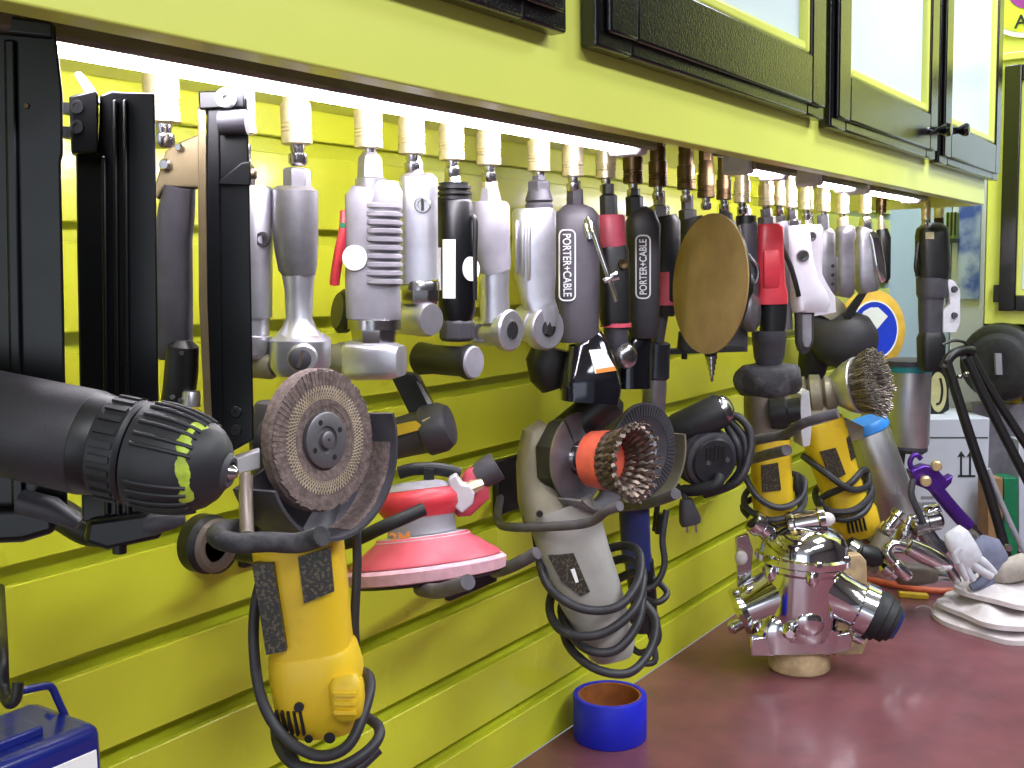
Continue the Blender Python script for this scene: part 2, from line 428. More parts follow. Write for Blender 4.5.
# --- silver angle grinder with slate handle (coupler 297)
C(297, 145, 'plain silver angle tool with the dark slotted screw')
f = Fr(297, 250, XH)
T = Thing('air_angle_tool', 'plain silver air angle tool with grey grip, behind the gritty flap disc', 'air tool', f.p(297, 370))
T.add('hex_nut', MB().rev(f.p(297, 190), f.p(297, 168), [(0, 14 * f.s), (.9, 14 * f.s), (1, 11 * f.s)], 6, rot=.3), ALUD, bevel=.0008)
T.add('grip', MB().loft(f, [(295, 187, 0, 18, 16), (295, 191, 0, 22.5, 20), (295, 215, 0, 22.5, 21), (296, 245, 0, 21.5, 20), (298, 268, 0, 19, 18), (302, 279, 0, 14, 14)], 2.6), ALUD)
T.add('neck', MB().loft(f, [(298, 270, 0, 17, 16), (299, 290, 0, 14, 14), (299, 318, 0, 13, 13), (299, 328, 0, 17, 17), (299, 338, 0, 26, 26)], 2.3), ALU)
hd = MB().loft(f, [(300, 334, 4, 22, 24), (300, 340, 4, 28, 34), (300, 366, 4, 28, 34), (300, 375, 4, 22, 28)], 4.5)
T.add('gear_head', hd, ALU)
ax = (RH * .35 - FH).normalized()
T.add('head_boss', MB().rev(f.p(306, 356, -22), f.p(306, 356, -22) + ax * 14 * f.s, [(0, 15 * f.s), (.8, 14.5 * f.s), (1, 12 * f.s)], 28), ALU)
sc = T.add('screw', MB().rev(f.p(306, 356, -34), f.p(306, 356, -34) + ax * 6 * f.s, [(0, 11 * f.s), (.8, 11 * f.s), (1, 9 * f.s)], 22), DGREY, label='dark slotted screw')
T.add('screw_slot', slot(f, f.p(306, 356, -34) + ax * 6.1 * f.s, ax, UZ + RH * .3, 9 * f.s), STEEL, sc)
# --- tool half hidden behind the third nailer (coupler 240)
C(240, 135, 'silver air tool half hidden by the narrow black magazine')
f = Fr(262, 250, .17)
T = Thing('air_ratchet', 'silver air tool half hidden behind the narrow black nailer magazine', 'air tool', f.p(255, 370))
T.add('hex_nut', MB().rev(f.p(243, 190), f.p(243, 145), [(0, 12 * f.s), (.5, 12 * f.s), (.6, 8 * f.s), (1, 8 * f.s)], 6), STEEL)
T.add('body', MB().loft(f, [(250, 186, 0, 19, 18), (250, 190, 0, 22, 20), (250, 300, 0, 21, 20), (251, 318, 0, 20, 19)], 3.2), ALU)
T.add('collar', MB().loft(f, [(251, 317, 0, 18, 18), (251, 335, 0, 18, 18), (251, 336, 0, 20, 20), (251, 352, 0, 20, 20), (251, 358, 0, 16, 16)], 2.2), ALU)
T.add('head', MB().rev(f.p(238, 366, 20), f.p(276, 366, -8), [(0, 11 * f.s), (.1, 13 * f.s), (.9, 13 * f.s), (1, 10 * f.s)], 24), BGREY)
T.add('screw', MB().rev(f.p(266, 240, -16), f.p(266, 240, -19), [(0, 8 * f.s), (1, 7 * f.s), (1.01, 4 * f.s), (.3, 4 * f.s)], 18), DGREY)

# --- ribbed silver grinder with red lever (368)
C(369, 149, 'ribbed silver grinder with a red lever')
f = Fr(372, 250, XH)
T = Thing('air_die_grinder', 'silver air grinder with ribbed grip, red lever and white dot sticker', 'air tool', f.p(370, 378))
T.add('hex_nut', MB().rev(f.p(370, 182), f.p(370, 153), [(0, 13 * f.s), (.8, 12 * f.s), (1, 8 * f.s)], 6, rot=.2), ALUD, bevel=.0006)
T.add('top_collar', MB().rev(f.p(371, 196), f.p(371, 178), [(0, 16 * f.s), (.9, 16 * f.s), (1, 14 * f.s)], 24), ALUD)
T.add('body', MB().loft(f, [(373, 190, 0, 20, 20), (372, 196, 0, 26, 22), (373, 225, 0, 27, 22), (373, 290, 0, 27, 22), (374, 316, 0, 27, 22), (374, 319, 0, 26, 21)], 3.4), MGREY)
hood = MB().loft(f, [(388, 182, -6, 10, 12), (388, 190, -6, 15, 18), (386, 204, -6, 17, 20), (384, 212, -4, 17, 19)], 2.4)
T.add('grip_shoulder', hood, MGREY)
rb = MB()
for k in range(10):
    y = 207 + k * 8.3
    rb.loft(f, [(384, y - 3, -4, 16.5, 20.5), (384, y - 2, -4, 18.5, 22.5), (384, y + 1.5, -4, 18.5, 22.5), (384, y + 2.8, -4, 16.5, 20.5)], 3)
T.add('grip_ribs', rb, MGREY)
T.add('sticker', MB().rev(f.p(358, 258, -21.5), f.p(358, 258, -23) + RH * -.0002, [(0, 12.5 * f.s), (1, 12.5 * f.s)], 26, pref=UZ), STK, label='round white sticker')
lv = MB().tube([f.p(346, 212, -6), f.p(345, 232, -10), f.p(341, 252, -11), f.p(337, 275, -10), f.p(336, 284, -8)], 6.5 * f.s, 10, flat=.8)
T.add('lever', lv, REDP, label='red throttle lever')
T.add('lever_pivot', MB().rev(f.p(345, 226, -16), f.p(345, 226, 4), [(0, 3 * f.s), (1, 3 * f.s)], 12), GREEN)
T.add('collar', MB().rev(f.p(374, 329), f.p(374, 318), [(0, 27 * f.s), (.85, 27 * f.s), (1, 25 * f.s)], 30), STEEL)
T.add('clamp_nut', MB().rev(f.p(374, 344), f.p(374, 328), [(0, 22 * f.s), (.8, 24 * f.s), (1, 24 * f.s)], 8, rot=.4), STEEL, bevel=.001)
a = f.p(322, 360, 10); b = f.p(352, 360, -4)
T.add('head_barrel', MB().rev(a, b, [(0, 14 * f.s), (.2, 16 * f.s), (.6, 16 * f.s), (.62, 18 * f.s), (1, 18 * f.s)], 28), ALUD)
T.add('gear_head', MB().loft(f, [(348, 360, -2, 17, 17), (352, 360, -3, 20, 20), (394, 360, -12, 18, 20), (403, 360, -14, 15, 17)], 4.5, ax=UZ), ALU)
T.add('rubber_pad', MB().rev(f.p(345, 313, 24), f.p(334, 311, 18), [(0, 22 * f.s), (.6, 23 * f.s), (1, 18 * f.s)], 26), BLK, label='dark rubber backing pad behind')

# --- bright silver with horizontal cylinder head (418)
C(412, 155, 'bright silver air tool with the round cylinder head')
f = Fr(418, 240, XH)
T = Thing('air_cutoff_tool', 'bright silver air tool ending in a plain round cylinder head', 'air tool', f.p(418, 338))
T.add('inlet', MB().rev(f.p(415, 178), f.p(414, 157), [(0, 12 * f.s), (.3, 9 * f.s), (.6, 9 * f.s), (1, 7 * f.s)], 16), STEEL)
T.add('body', MB().loft(f, [(419, 174, 0, 14, 13), (419, 178, 0, 18, 17), (419, 276, 0, 19, 18), (420, 282, 0, 19, 18)], 4.5), ALU)
T.add('body_rib', MB().loft(f, [(403, 214, 4, 5, 12), (403, 218, 4, 7, 14), (403, 276, 4, 7, 14), (403, 281, 4, 5, 12)], 2.5), GOLD)
T.add('collar', MB().rev(f.p(420, 290), f.p(420, 281), [(0, 20 * f.s), (.8, 20 * f.s), (1, 19 * f.s)], 28), STEEL)
T.add('clamp_nut', MB().rev(f.p(420, 304), f.p(420, 289), [(0, 18 * f.s), (.3, 20 * f.s), (1, 20 * f.s)], 8, rot=.5), STEEL, bevel=.0008)
a = f.p(388, 318, 26); b = f.p(433, 319, -16)
T.add('cylinder_head', MB().rev(a, b, [(0, 15 * f.s), (.06, 17 * f.s), (.93, 17 * f.s), (1, 15.5 * f.s)], 32), ALU)
s_ = screw(T, f, 424, 206, -16, 8.5)
T.add('screw_slot', slot(f, f.p(424, 206, -20), -FH, UZ, 6 * f.s), INK, s_)
T.add('round_label', MB().rev(f.p(404, 250, -11), f.p(404, 250, -12.5), [(0, 12 * f.s), (1, 12 * f.s)], 24), LBL)

# --- black die grinder with label (455)
C(452, 161, 'black air grinder with the ringed top')
f = Fr(455, 250, XH)
T = Thing('air_angle_grinder', 'black air angle grinder with ringed top and white paper label', 'air tool', f.p(455, 380))
T.add('inlet', MB().rev(f.p(453, 186), f.p(452, 166), [(0, 10 * f.s), (.4, 8 * f.s), (1, 6.5 * f.s)], 16), STEEL)
rg = [(0, 17)]
for k in range(3): rg += [(.05 + k * .3, 18), (.2 + k * .3, 18), (.22 + k * .3, 14.5), (.33 + k * .3, 14.5)]
rg += [(1, 15)]
T.add('exhaust_rings', MB().rev(f.p(454, 201), f.p(453.5, 183), [(q, r * f.s) for q, r in rg], 28), BLK)
T.add('body', MB().loft(f, [(455, 199, 0, 16, 16), (455, 203, 0, 18.5, 18), (455.5, 260, 0, 19, 19), (457, 312, 0, 18.5, 18), (457, 321, 0, 15, 15)], 2.2), BLKM)
T.add('label', MB().loft(f, [(450, 240, -17.6, 6.5, 2.5), (450, 298, -17.6, 6.5, 2.5)], 5), STK, label='white paper label')
T.add('print_lines', MB().loft(f, [(440.5, 248, -13.8, 1.6, 2.5), (440.8, 290, -13.8, 1.6, 2.5)], 5), WHTINK)
T.add('dot_sticker', MB().rev(f.p(471, 269, -12), f.p(472.2, 269, -13), [(0, 12 * f.s), (1, 12 * f.s)], 22), STK, label='white dot sticker')
T.add('lever', MB().tube([f.p(473, 216, -8), f.p(476, 225, -10), f.p(475, 260, -10), f.p(475, 300, -8)], 2.6 * f.s, 8), BLK)
T.add('clamp_nut', MB().rev(f.p(457, 341), f.p(457, 319), [(0, 15 * f.s), (.15, 18 * f.s), (.85, 18 * f.s), (1, 15 * f.s)], 8, rot=.2), DGREY, bevel=.001)
a = f.p(416, 360, 24); b = f.p(474, 361, -18)
hd = T.add('gear_head', MB().rev(a, b, [(0, 14 * f.s), (.05, 17 * f.s), (.3, 15 * f.s), (.8, 15 * f.s), (.93, 18 * f.s), (1, 16.5 * f.s)], 32), BLK)
T.add('end_cap', MB().rev(b, b + (b - a).normalized() * 2 * f.s, [(0, 16.5 * f.s), (1, 15 * f.s)], 30), MGREY, hd, label='grey end cap')

# --- grey gripped air ratchet (492)
C(489, 166, 'air ratchet with the dull grey grip')
f = Fr(492, 250, XH)
T = Thing('air_ratchet', 'silver air ratchet with a dull grey sleeve over its handle', 'air ratchet', f.p(495, 352))
T.add('inlet', MB().rev(f.p(490, 190), f.p(489, 171), [(0, 8 * f.s), (.4, 8 * f.s), (.5, 6 * f.s), (1, 6 * f.s)], 6), BRASS, bevel=.0004)
T.add('hex_taper', MB().rev(f.p(491, 205), f.p(490, 186), [(0, 12 * f.s), (.6, 10 * f.s), (1, 8 * f.s)], 6, rot=.3), MGREY, bevel=.0006)
T.add('sleeve', MB().loft(f, [(490, 202, 0, 17, 16), (490, 206, 0, 19.5, 18), (491, 240, 0, 19, 18), (493, 264, 0, 18, 17), (496, 274, 0, 15, 15)], 2.5), MGREY)
T.add('neck', MB().loft(f, [(494, 262, 0, 16, 15), (494, 290, 0, 14.5, 14), (495, 312, 0, 15, 14), (496, 322, 0, 18, 14)], 2.4), ALU)
T.add('head', MB().loft(f, [(472, 333, 18, 11, 12), (478, 333, 16, 15, 15), (500, 331, 2, 15, 14), (508, 330, -4, 14, 12)], 2.4, ax=UZ), ALU)
ax = (RH * .8 - FH * .6).normalized(); c = f.p(509, 330, -4)
T.add('ring_head', MB().rev(c - ax * 9 * f.s, c + ax * 4 * f.s, [(0, 18 * f.s), (.2, 21 * f.s), (.85, 21 * f.s), (1, 19 * f.s)], 30), ALU)
dr = T.add('drive', MB().rev(c + ax * 3 * f.s, c + ax * 5 * f.s, [(0, 9 * f.s), (1, 9 * f.s)], 20), INK)
T.add('drive_slot', slot(f, c + ax * 5 * f.s, ax, UZ, 8 * f.s, .5), STEEL, dr)
T.add('logo_ring', MB().rev(f.p(480, 333, -1), f.p(480, 333, -2.5), [(0, 9 * f.s), (1, 9 * f.s), (1, 6.5 * f.s), (0, 6.5 * f.s)], 22), ALUD)

# --- bare aluminium ratchet with ribbed side (538)
C(539, 172, 'bare aluminium ratchet with the teardrop head')
f = Fr(538, 260, XH)
T = Thing('air_ratchet', 'bare aluminium air ratchet with fluted side and teardrop shaped head', 'air ratchet', f.p(542, 352))
T.add('hex_nut', MB().rev(f.p(539, 192), f.p(539, 176), [(0, 12 * f.s), (.6, 12 * f.s), (.75, 7 * f.s), (1, 7 * f.s)], 6, rot=.4), DGREY, bevel=.0005)
T.add('collar', MB().rev(f.p(539, 211), f.p(539, 190), [(0, 14 * f.s), (.3, 14 * f.s), (.4, 12 * f.s), (.5, 14 * f.s), (1, 11 * f.s)], 24), DGREY)
T.add('body', MB().loft(f, [(534, 209, 0, 20, 15), (534, 213, 0, 22, 17), (534, 250, 0, 22, 17), (535, 275, 0, 21, 15), (537, 296, 0, 18, 13), (540, 306, 0, 16, 13)], 3), ALU)
fl = MB()
for k, x in enumerate((516.5, 522.5, 528.5)): fl.loft(f, [(x, 222, -13.5 - k * 1.4, 1.8, 2), (x, 226, -15 - k * 1.2, 2.2, 3), (x, 268 + k * 3, -15 - k * .8, 2.2, 3), (x, 274 + k * 3, -12 - k, 1.6, 2)], 2)
T.add('flutes', fl, ALU)
c = f.p(546, 328, -4); ax = (RH * .62 - FH * .78).normalized()
T.add('ring_head', MB().rev(c - ax * 13 * f.s, c + ax * 4 * f.s, [(0, 18 * f.s), (.15, 22 * f.s), (.85, 22 * f.s), (1, 20 * f.s)], 32), ALU)
T.add('head_web', MB().loft(f, [(540, 300, 0, 15, 12), (541, 312, 0, 18, 12), (541, 326, 0, 17, 10)], 2.4), ALU)
T.add('side_boss', MB().rev(f.p(522, 322, 14), f.p(536, 325, 2), [(0, 18 * f.s), (1, 20 * f.s)], 24), ALU)
dr = T.add('drive', MB().rev(c + ax * 3.5 * f.s, c + ax * 5 * f.s, [(0, 8.5 * f.s), (1, 8.5 * f.s)], 20), INK)
T.add('drive_square', slot(f, c + ax * 6 * f.s, ax, UZ + RH * .5, 7 * f.s, .5), STEEL, dr)

# --- charcoal sanders with lettering (575 and 640)
def lettered(f, x, y0, y1, w, half, T, up):
    """rounded outline with the maker's lettering running along the body"""
    pts = []; r = 5
    for (cx, cy, a0) in ((x + half - r, y0 + r, -90), (x + half - r, y1 - r, 0), (x - half + r, y1 - r, 90), (x - half + r, y0 + r, 180)):
        for k in range(5):
            a = math.radians(a0 + k * 22.5); pts.append(f.p(cx + r * math.cos(a), cy + r * math.sin(a), w))
    T.add('label_outline', MB().tube(pts, .8 * f.s, 6, 1, closed=True), WHTINK, label='pale rounded outline round the lettering')
    T.text('lettering', 'PORTER+CABLE', f.p(x, (y0 + y1) / 2, w), UZ if up else -UZ, -RH if up else RH, half * 1.05 * f.s, WHTINK, width=(y1 - y0 - 8) * f.s)
C(573, 177, 'charcoal sander with the chrome lever', dark=False)
f = Fr(576, 270, XH)
T = Thing('air_sander', 'charcoal lettered air sander with chrome lever and mirror black skirt', 'air sander', f.p(588, 400))
T.add('hex_nut', MB().rev(f.p(575, 210), f.p(575, 181), [(0, 9.5 * f.s), (.7, 8.5 * f.s), (.75, 6 * f.s), (1, 6 * f.s)], 6, rot=.3), PCD, bevel=.0005)
T.add('body', MB().loft(f, [(575, 205, 0, 10, 10), (575, 210, 0, 18, 17), (576, 217, 0, 23, 21), (576, 235, 0, 23.5, 22), (577, 300, 0, 22.5, 21), (578, 336, 0, 20.5, 20), (578, 342, 0, 18, 18)], 3), PCG)
lettered(f, 566, 231, 300, -22.6, 7.8, T, False)
lv = MB().tube([f.p(585, 220, -20), f.p(590, 230, -25), f.p(596, 248, -27), f.p(603, 268, -27), f.p(610, 288, -25), f.p(614, 301, -23)], 3 * f.s, 10, flat=1.3, r1=2 * f.s)
lo = T.add('lever', lv, CHROME, label='chrome throttle lever')
T.add('lever_mount', MB().loft(f, [(584, 222, -19, 3, 3), (587, 230, -20, 5.5, 5), (589, 240, -21, 4, 4)], 2.2), CHROME, lo)
T.add('lever_lock', MB().loft(f, [(602, 281, -24, 3, 3), (607, 278, -25, 4, 4), (615, 275, -24, 5, 4)], 2.5, ax=UZ), CHROME, lo)
sk = MB().loft(f, [(586, 340, 0, 18, 18, 2.5), (588, 343, 0, 20, 20, 3), (590, 370, 0, 27.5, 27, 4), (590, 383, 0, 30.5, 30, 4.5), (590, 387, 0, 30.5, 30, 4.5), (589, 400, 0, 29.5, 29, 4.5)], 4)
so = T.add('skirt', sk, BCHROME, label='mirror finished black skirt')
T.add('sticker', MB().plate(f, [(587, 348), (602, 347), (614, 368), (593, 371)], -27.8, -26.6), STK, so, label='white warning sticker')
T.add('sticker_band', MB().plate(f, [(593.5, 367), (612, 364), (614, 368), (594.5, 371)], -28.1, -27.4), ORINK, so, label='orange band on the sticker')
T.add('skirt_shroud', MB().loft(f, [(553, 350, 34, 20, 18), (550, 362, 34, 24, 20), (552, 380, 34, 22, 20), (556, 392, 34, 14, 14)], 2.4), BLK)

C(606, 179, 'black air tool with the dull red band')
f = Fr(612, 270, .2)
T = Thing('air_die_grinder', 'black air tool with dull red band and small round steel end', 'air tool', f.p(612, 370))
T.add('hex_nut', MB().rev(f.p(609, 219), f.p(608, 184), [(0, 9 * f.s), (.65, 9 * f.s), (.72, 6 * f.s), (1, 6 * f.s)], 6), BLK, bevel=.0005)
T.add('red_band', MB().loft(f, [(611, 215, 0, 12, 12), (611, 218, 0, 14, 14), (612, 247, 0, 14.5, 14.5)], 2.6), DRED, label='dull red top band')
T.add('body', MB().loft(f, [(612, 246, 0, 14, 14), (613, 251, 0, 15.5, 15.5), (615, 318, 0, 15.5, 15.5), (616, 324, 0, 14.5, 14.5)], 2.6), BLK)
d_ = T.add('regulator_dial', MB().rev(f.p(621, 264, -14), f.p(622, 264, -18), [(0, 5 * f.s), (1, 5 * f.s), (1, 3 * f.s), (.6, 0)], 16), BRASSD)
T.add('pink_ring', MB().rev(f.p(616, 327), f.p(616, 323), [(0, 15.5 * f.s), (1, 15.5 * f.s)], 26), PINKR, label='thin pink ring')
T.add('collar', MB().rev(f.p(616, 347), f.p(616, 327), [(0, 11 * f.s), (.2, 12.5 * f.s), (1, 12.5 * f.s)], 20), DGREY)
a = f.p(606, 356, 14); b = f.p(627, 355, -14)
T.add('head', MB().rev(a, b, [(0, 12 * f.s), (.8, 12 * f.s), (.92, 13 * f.s), (1, 10 * f.s)], 24), DGREY)
T.add('end_cap', MB().rev(b, b + (b - a).normalized() * 4 * f.s, [(0, 12 * f.s), (.6, 10 * f.s), (1, 5 * f.s)], 22), STEEL, label='round steel end')

C(633, 184, 'darker lettered sander left of the tan disc', dark=True)
f = Fr(643, 270, .2)
T = Thing('air_sander', 'darker charcoal lettered air sander left of the tan disc', 'air sander', f.p(640, 386))
T.add('hex_nut', MB().rev(f.p(635, 216), f.p(634, 189), [(0, 9 * f.s), (.7, 9 * f.s), (.75, 6 * f.s), (1, 6 * f.s)], 6), BLK, bevel=.0005)
T.add('body', MB().loft(f, [(637, 210, 0, 9, 9), (640, 216, 0, 15, 15), (643, 226, 0, 17, 16), (643, 300, 0, 16.5, 16), (643, 330, 0, 15, 15), (643, 338, 0, 12, 12)], 3), PCD)
lettered(f, 641, 236, 298, -16.4, 7, T, True)
T.add('skirt', MB().loft(f, [(643, 334, 6, 11, 12), (636, 350, 6, 15, 16), (633, 372, 6, 18, 18), (633, 388, 6, 18, 18)], 3.6), BCHROME)

C(658, 187, 'black tool carrying the long blue-grey spindle', dark=True)
f = Fr(660, 280, .15)
T = Thing('air_hammer', 'black air tool ending in a long blue-grey steel spindle', 'air tool', f.p(655, 418))
T.add('hex_nut', MB().rev(f.p(660, 222), f.p(659, 191), [(0, 10 * f.s), (.5, 10 * f.s), (.55, 6 * f.s), (1, 6 * f.s)], 6), STEEL)
T.add('body', MB().loft(f, [(664, 216, 0, 12, 12), (665, 222, 0, 15, 15), (665, 300, 0, 15, 15), (664, 316, 0, 10, 10)], 2.5), BLK)
T.add('red_band', MB().rev(f.p(664, 305), f.p(664, 272), [(0, 15.3 * f.s), (1, 15.3 * f.s)], 22), DRED)
T.add('collet', MB().rev(f.p(657, 347), f.p(663, 312), [(0, 6 * f.s), (1, 6 * f.s)], 16), DGREY)
T.add('barrel', MB().rev(f.p(655, 379), f.p(656, 342), [(0, 13 * f.s), (.05, 14.5 * f.s), (.95, 14.5 * f.s), (1, 12 * f.s)], 24), pm('blued_steel', '#4a4c56', .3, .8))
T.add('spindle', MB().rev(f.p(653, 418), f.p(655, 377), [(0, 11 * f.s), (.04, 12 * f.s), (1, 12 * f.s)], 24), ALUD)

# --- sander with the big tan disc
C(706, 198, 'sander carrying the big tan disc', dark=True)
f = Fr(708, 285, .25)
T = Thing('disc_sander', 'black air sander carrying a big round tan sanding disc', 'air sander', f.p(712, 352))
nv = (-RH * .925 - FH * .36 + UZ * .06).normalized(); c = f.p(708, 284)
T.add('sanding_disc', MB().rev(c - nv * .002, c, [(0, 70 * f.s), (1, 70 * f.s)], 56, pref=UZ), TAN, label='round tan sanding disc')
T.add('backing_pad', MB().rev(c - nv * .028, c - nv * .0021, [(0, 20 * f.s), (.4, 50 * f.s), (.8, 67 * f.s), (1, 68 * f.s)], 48, pref=UZ), BLK)
q = c - nv * .028
T.add('head', MB().rev(q - nv * .03, q, [(0, 12 * f.s), (.2, 17 * f.s), (1, 19 * f.s)], 26), BLK)
f2 = Fr(724, 285, .2)
T.add('body', MB().loft(f2, [(712, 214, 30, 9, 9), (714, 224, 30, 14, 14), (722, 300, 30, 14, 14), (726, 340, 26, 14, 14)], 2.6), BLK)
T.add('guard_plate', MB().plate(f2, [(662, 350), (746, 347), (746, 352), (662, 355)], 4, 22), BLK)
T.add('plate_bolt', MB().rev(f2.p(686, 360, 10), f2.p(686, 332, 10), [(0, 3 * f2.s), (.3, 3 * f2.s), (.31, 8 * f2.s), (1, 6 * f2.s)], 16), BLK)
C(686, 190, 'small black air drill hidden behind the tan disc', dark=True)
f = Fr(690, 280, .13)
T = Thing('air_drill', 'black air drill behind the tan disc with a stepped bit showing below it', 'air drill', f.p(712, 380))
T.add('hex_nut', MB().rev(f.p(688, 226), f.p(687, 195), [(0, 9 * f.s), (.5, 9 * f.s), (.55, 6 * f.s), (1, 6 * f.s)], 6), DGREY)
T.add('body', MB().loft(f, [(690, 218, 0, 12, 12), (692, 226, 0, 16, 16), (700, 300, 0, 16, 16), (708, 330, 0, 14, 14)], 2.5), BLK)
T.add('chuck', MB().rev(f.p(711, 356), f.p(708, 322), [(0, 6 * f.s), (.3, 9 * f.s), (1, 12 * f.s)], 20), BLK)
bt = [(0, 0.5)]
for k in range(5): bt += [(.05 + k * .18, 1.6 + k * 1.1), (.2 + k * .18, 1.6 + k * 1.1)]
bt += [(1, 5)]
T.add('step_bit', MB().rev(f.p(712, 382), f.p(711, 352), [(q, r * f.s) for q, r in bt], 16), STEEL, label='stepped steel drill bit')

# --- grey tool and silver cup (741)
C(724, 200, 'slim tool hidden between the tan disc and the red tool', k=.9, dark=True)
C(742, 203, 'slim blue-grey air tool right of the tan disc')
f = Fr(747, 280, .19)
T = Thing('air_drill', 'slim blue-grey air tool between the tan disc and the red tool', 'air tool', f.p(748, 340))
T.add('inlet', MB().rev(f.p(745, 218), f.p(743, 206), [(0, 8 * f.s), (1, 6 * f.s)], 6), STEEL)
T.add('black_ring', MB().rev(f.p(746, 224), f.p(746, 216), [(0, 10 * f.s), (1, 10 * f.s)], 20), BLK)
T.add('body', MB().loft(f, [(747, 222, 0, 9.5, 9), (747, 226, 0, 10.5, 10), (748, 280, 0, 10, 10), (749, 300, 0, 9, 9)], 2.6), DGREY)
T.add('trigger', MB().tube([f.p(738, 226, -8), f.p(743, 250, -12), f.p(755, 268, -12), f.p(754, 281, -10), f.p(748, 284, -8)], 1.8 * f.s, 8), STEEL)
ax = (RH * .9 - FH * .4).normalized(); c = f.p(750, 312, -2)
T.add('cup', MB().rev(c - ax * 10 * f.s, c + ax * 8 * f.s, [(0, 14 * f.s), (.4, 20 * f.s), (.8, 20 * f.s), (1, 14 * f.s), (1.1, 5 * f.s)], 28), ALUD, label='round silver cup')
T.add('side_plate', MB().plate(f, [(736, 300), (748, 300), (748, 352), (728, 352)], 2, 10), DGREY)

# --- red tool (768)
C(766, 206, 'red air tool')
f = Fr(769, 300, XH + .02)
T = Thing('air_sander', 'red air tool with black neck over a lumpy black rubber pad', 'air tool', f.p(768, 400))
T.add('hex_nut', MB().rev(f.p(767, 226), f.p(766, 209), [(0, 9 * f.s), (.5, 9 * f.s), (.6, 6 * f.s), (1, 6 * f.s)], 6), ALUD, bevel=.0005)
bo = T.add('body', MB().loft(f, [(769, 224, 0, 11, 11), (769, 228, 0, 13.5, 13), (769, 255, 0, 14, 13), (770, 285, 0, 14.5, 14), (771, 296, 0, 16, 15), (771, 304, 0, 15.5, 15)], 3.2), REDP)
T.add('grip_inset', MB().loft(f, [(768, 252, -11, 7.5, 4), (768, 254, -12, 8, 4), (768, 284, -12.4, 8, 4), (768, 286, -11, 7.5, 4)], 5), REDP, bo)
T.add('neck', MB().loft(f, [(773, 303, 0, 14, 14), (773, 320, 0, 13, 13), (772, 334, 0, 12, 12)], 2.4), BLK)
T.add('motor_cup', MB().rev(f.p(769, 368), f.p(769, 331), [(0, 11 * f.s), (.3, 15 * f.s), (.7, 16.5 * f.s), (.72, 17 * f.s), (1, 17 * f.s)], 28), DGREY)
pd = MB(); rings = []
for k in range(11):
    a = -math.pi / 2 + math.pi * k / 10; pts = []
    for j in range(40):
        x = 2 * math.pi * j / 40; rr = (24 + 10 * math.cos(a) + 1.2 * math.sin(5 * x + k)) * f.s
        pts.append(f.p(768, 380 - 15 * math.sin(a) + 1.5 * math.sin(3 * x)) + RH * rr * math.cos(x) + FH * rr * math.sin(x) * .8)
    rings.append(pd.ring(pts))
pd.skin(rings)
T.add('rubber_pad', pd, DIRTY, label='lumpy dusty black rubber pad')
C(779, 206, 'black lever beside the red tool', k=.85)
f = Fr(788, 270, .2)
T = Thing('air_nibbler', 'slim steel air tool with a curved black lever right of the red tool', 'air tool', f.p(790, 330))
T.add('hex_nut', MB().rev(f.p(779, 224, 2), f.p(779, 208, 2), [(0, 7 * f.s), (.5, 7 * f.s), (.6, 5 * f.s), (1, 5 * f.s)], 6), STEEL)
T.add('body', MB().loft(f, [(779, 222, 2, 8, 8), (780, 228, 2, 9, 9), (784, 300, 6, 9, 9), (786, 330, 6, 8, 8)], 2.4), ALUD)
T.add('lever', MB().tube([f.p(778, 240, -9), f.p(781, 250, -11), f.p(788, 268, -12), f.p(793, 285, -12), f.p(796, 296, -10)], 2.6 * f.s, 8), BLK)

f = Fr(727, 260, .15)
T = Thing('air_drill', 'slim black air tool almost hidden right behind the tan disc top', 'air drill', f.p(728, 300))
T.add('hex_nut', MB().rev(f.p(725, 224), f.p(724, 204), [(0, 8 * f.s), (.5, 8 * f.s), (.6, 5 * f.s), (1, 5 * f.s)], 6), DGREY)
T.add('body', MB().loft(f, [(726, 222, 0, 8, 8), (727, 228, 0, 10, 10), (729, 300, 0, 10, 10)], 2.5), BLK)
# --- white-silver tools (800, 810)
C(790, 208, 'pale silver flared tool with one dark screw', k=.95)
f = Fr(803, 270, .215)
T = Thing('air_shear', 'pale silver flared air tool with a dark screw and a grey tongue below', 'air tool', f.p(803, 352))
T.add('inlet', MB().rev(f.p(793, 232), f.p(791, 211), [(0, 9 * f.s), (.5, 9 * f.s), (.6, 6 * f.s), (1, 6 * f.s)], 6), STEEL)
T.add('body', MB().loft(f, [(795, 226, 0, 11, 12), (795, 230, 0, 13, 14), (798, 260, 0, 14, 14), (801, 282, 0, 16, 16), (806, 298, 0, 20, 18), (809, 308, 0, 20, 18), (809, 312, 0, 17, 16)], 3), PAINTW)
sc = screw(T, f, 799, 256, -13, 6.5)
T.add('screw_slot', slot(f, f.p(799, 256, -16.5), -FH, UZ + RH, 4 * f.s), INK, sc)
T.add('tongue', MB().loft(f, [(802, 308, -8, 10, 5), (802, 318, -8, 9.5, 5), (802, 342, -8, 9, 5), (801, 350, -8, 6, 4), (801, 353, -8, 2, 2)], 3), DGREY, label='dark grey tongue')
T.add('tongue_inset', MB().loft(f, [(803, 314, -13, 5, 2), (803, 340, -13, 5, 2), (803, 346, -13, 2.5, 1.5)], 2.5), MGREY)
C(806, 210, 'white-silver tool behind the flared one')
f = Fr(812, 270, .18)
T = Thing('air_file', 'white-silver air tool with a small screw close behind the flared one', 'air tool', f.p(815, 310))
T.add('inlet', MB().rev(f.p(808, 230), f.p(807, 213), [(0, 8 * f.s), (.5, 6 * f.s), (1, 6 * f.s)], 6), STEEL)
T.add('body', MB().loft(f, [(810, 225, 0, 10, 10), (810, 229, 0, 12, 11), (811, 275, 0, 11, 11), (818, 300, 0, 16, 14), (820, 314, 0, 15, 13)], 3), PAINTW)
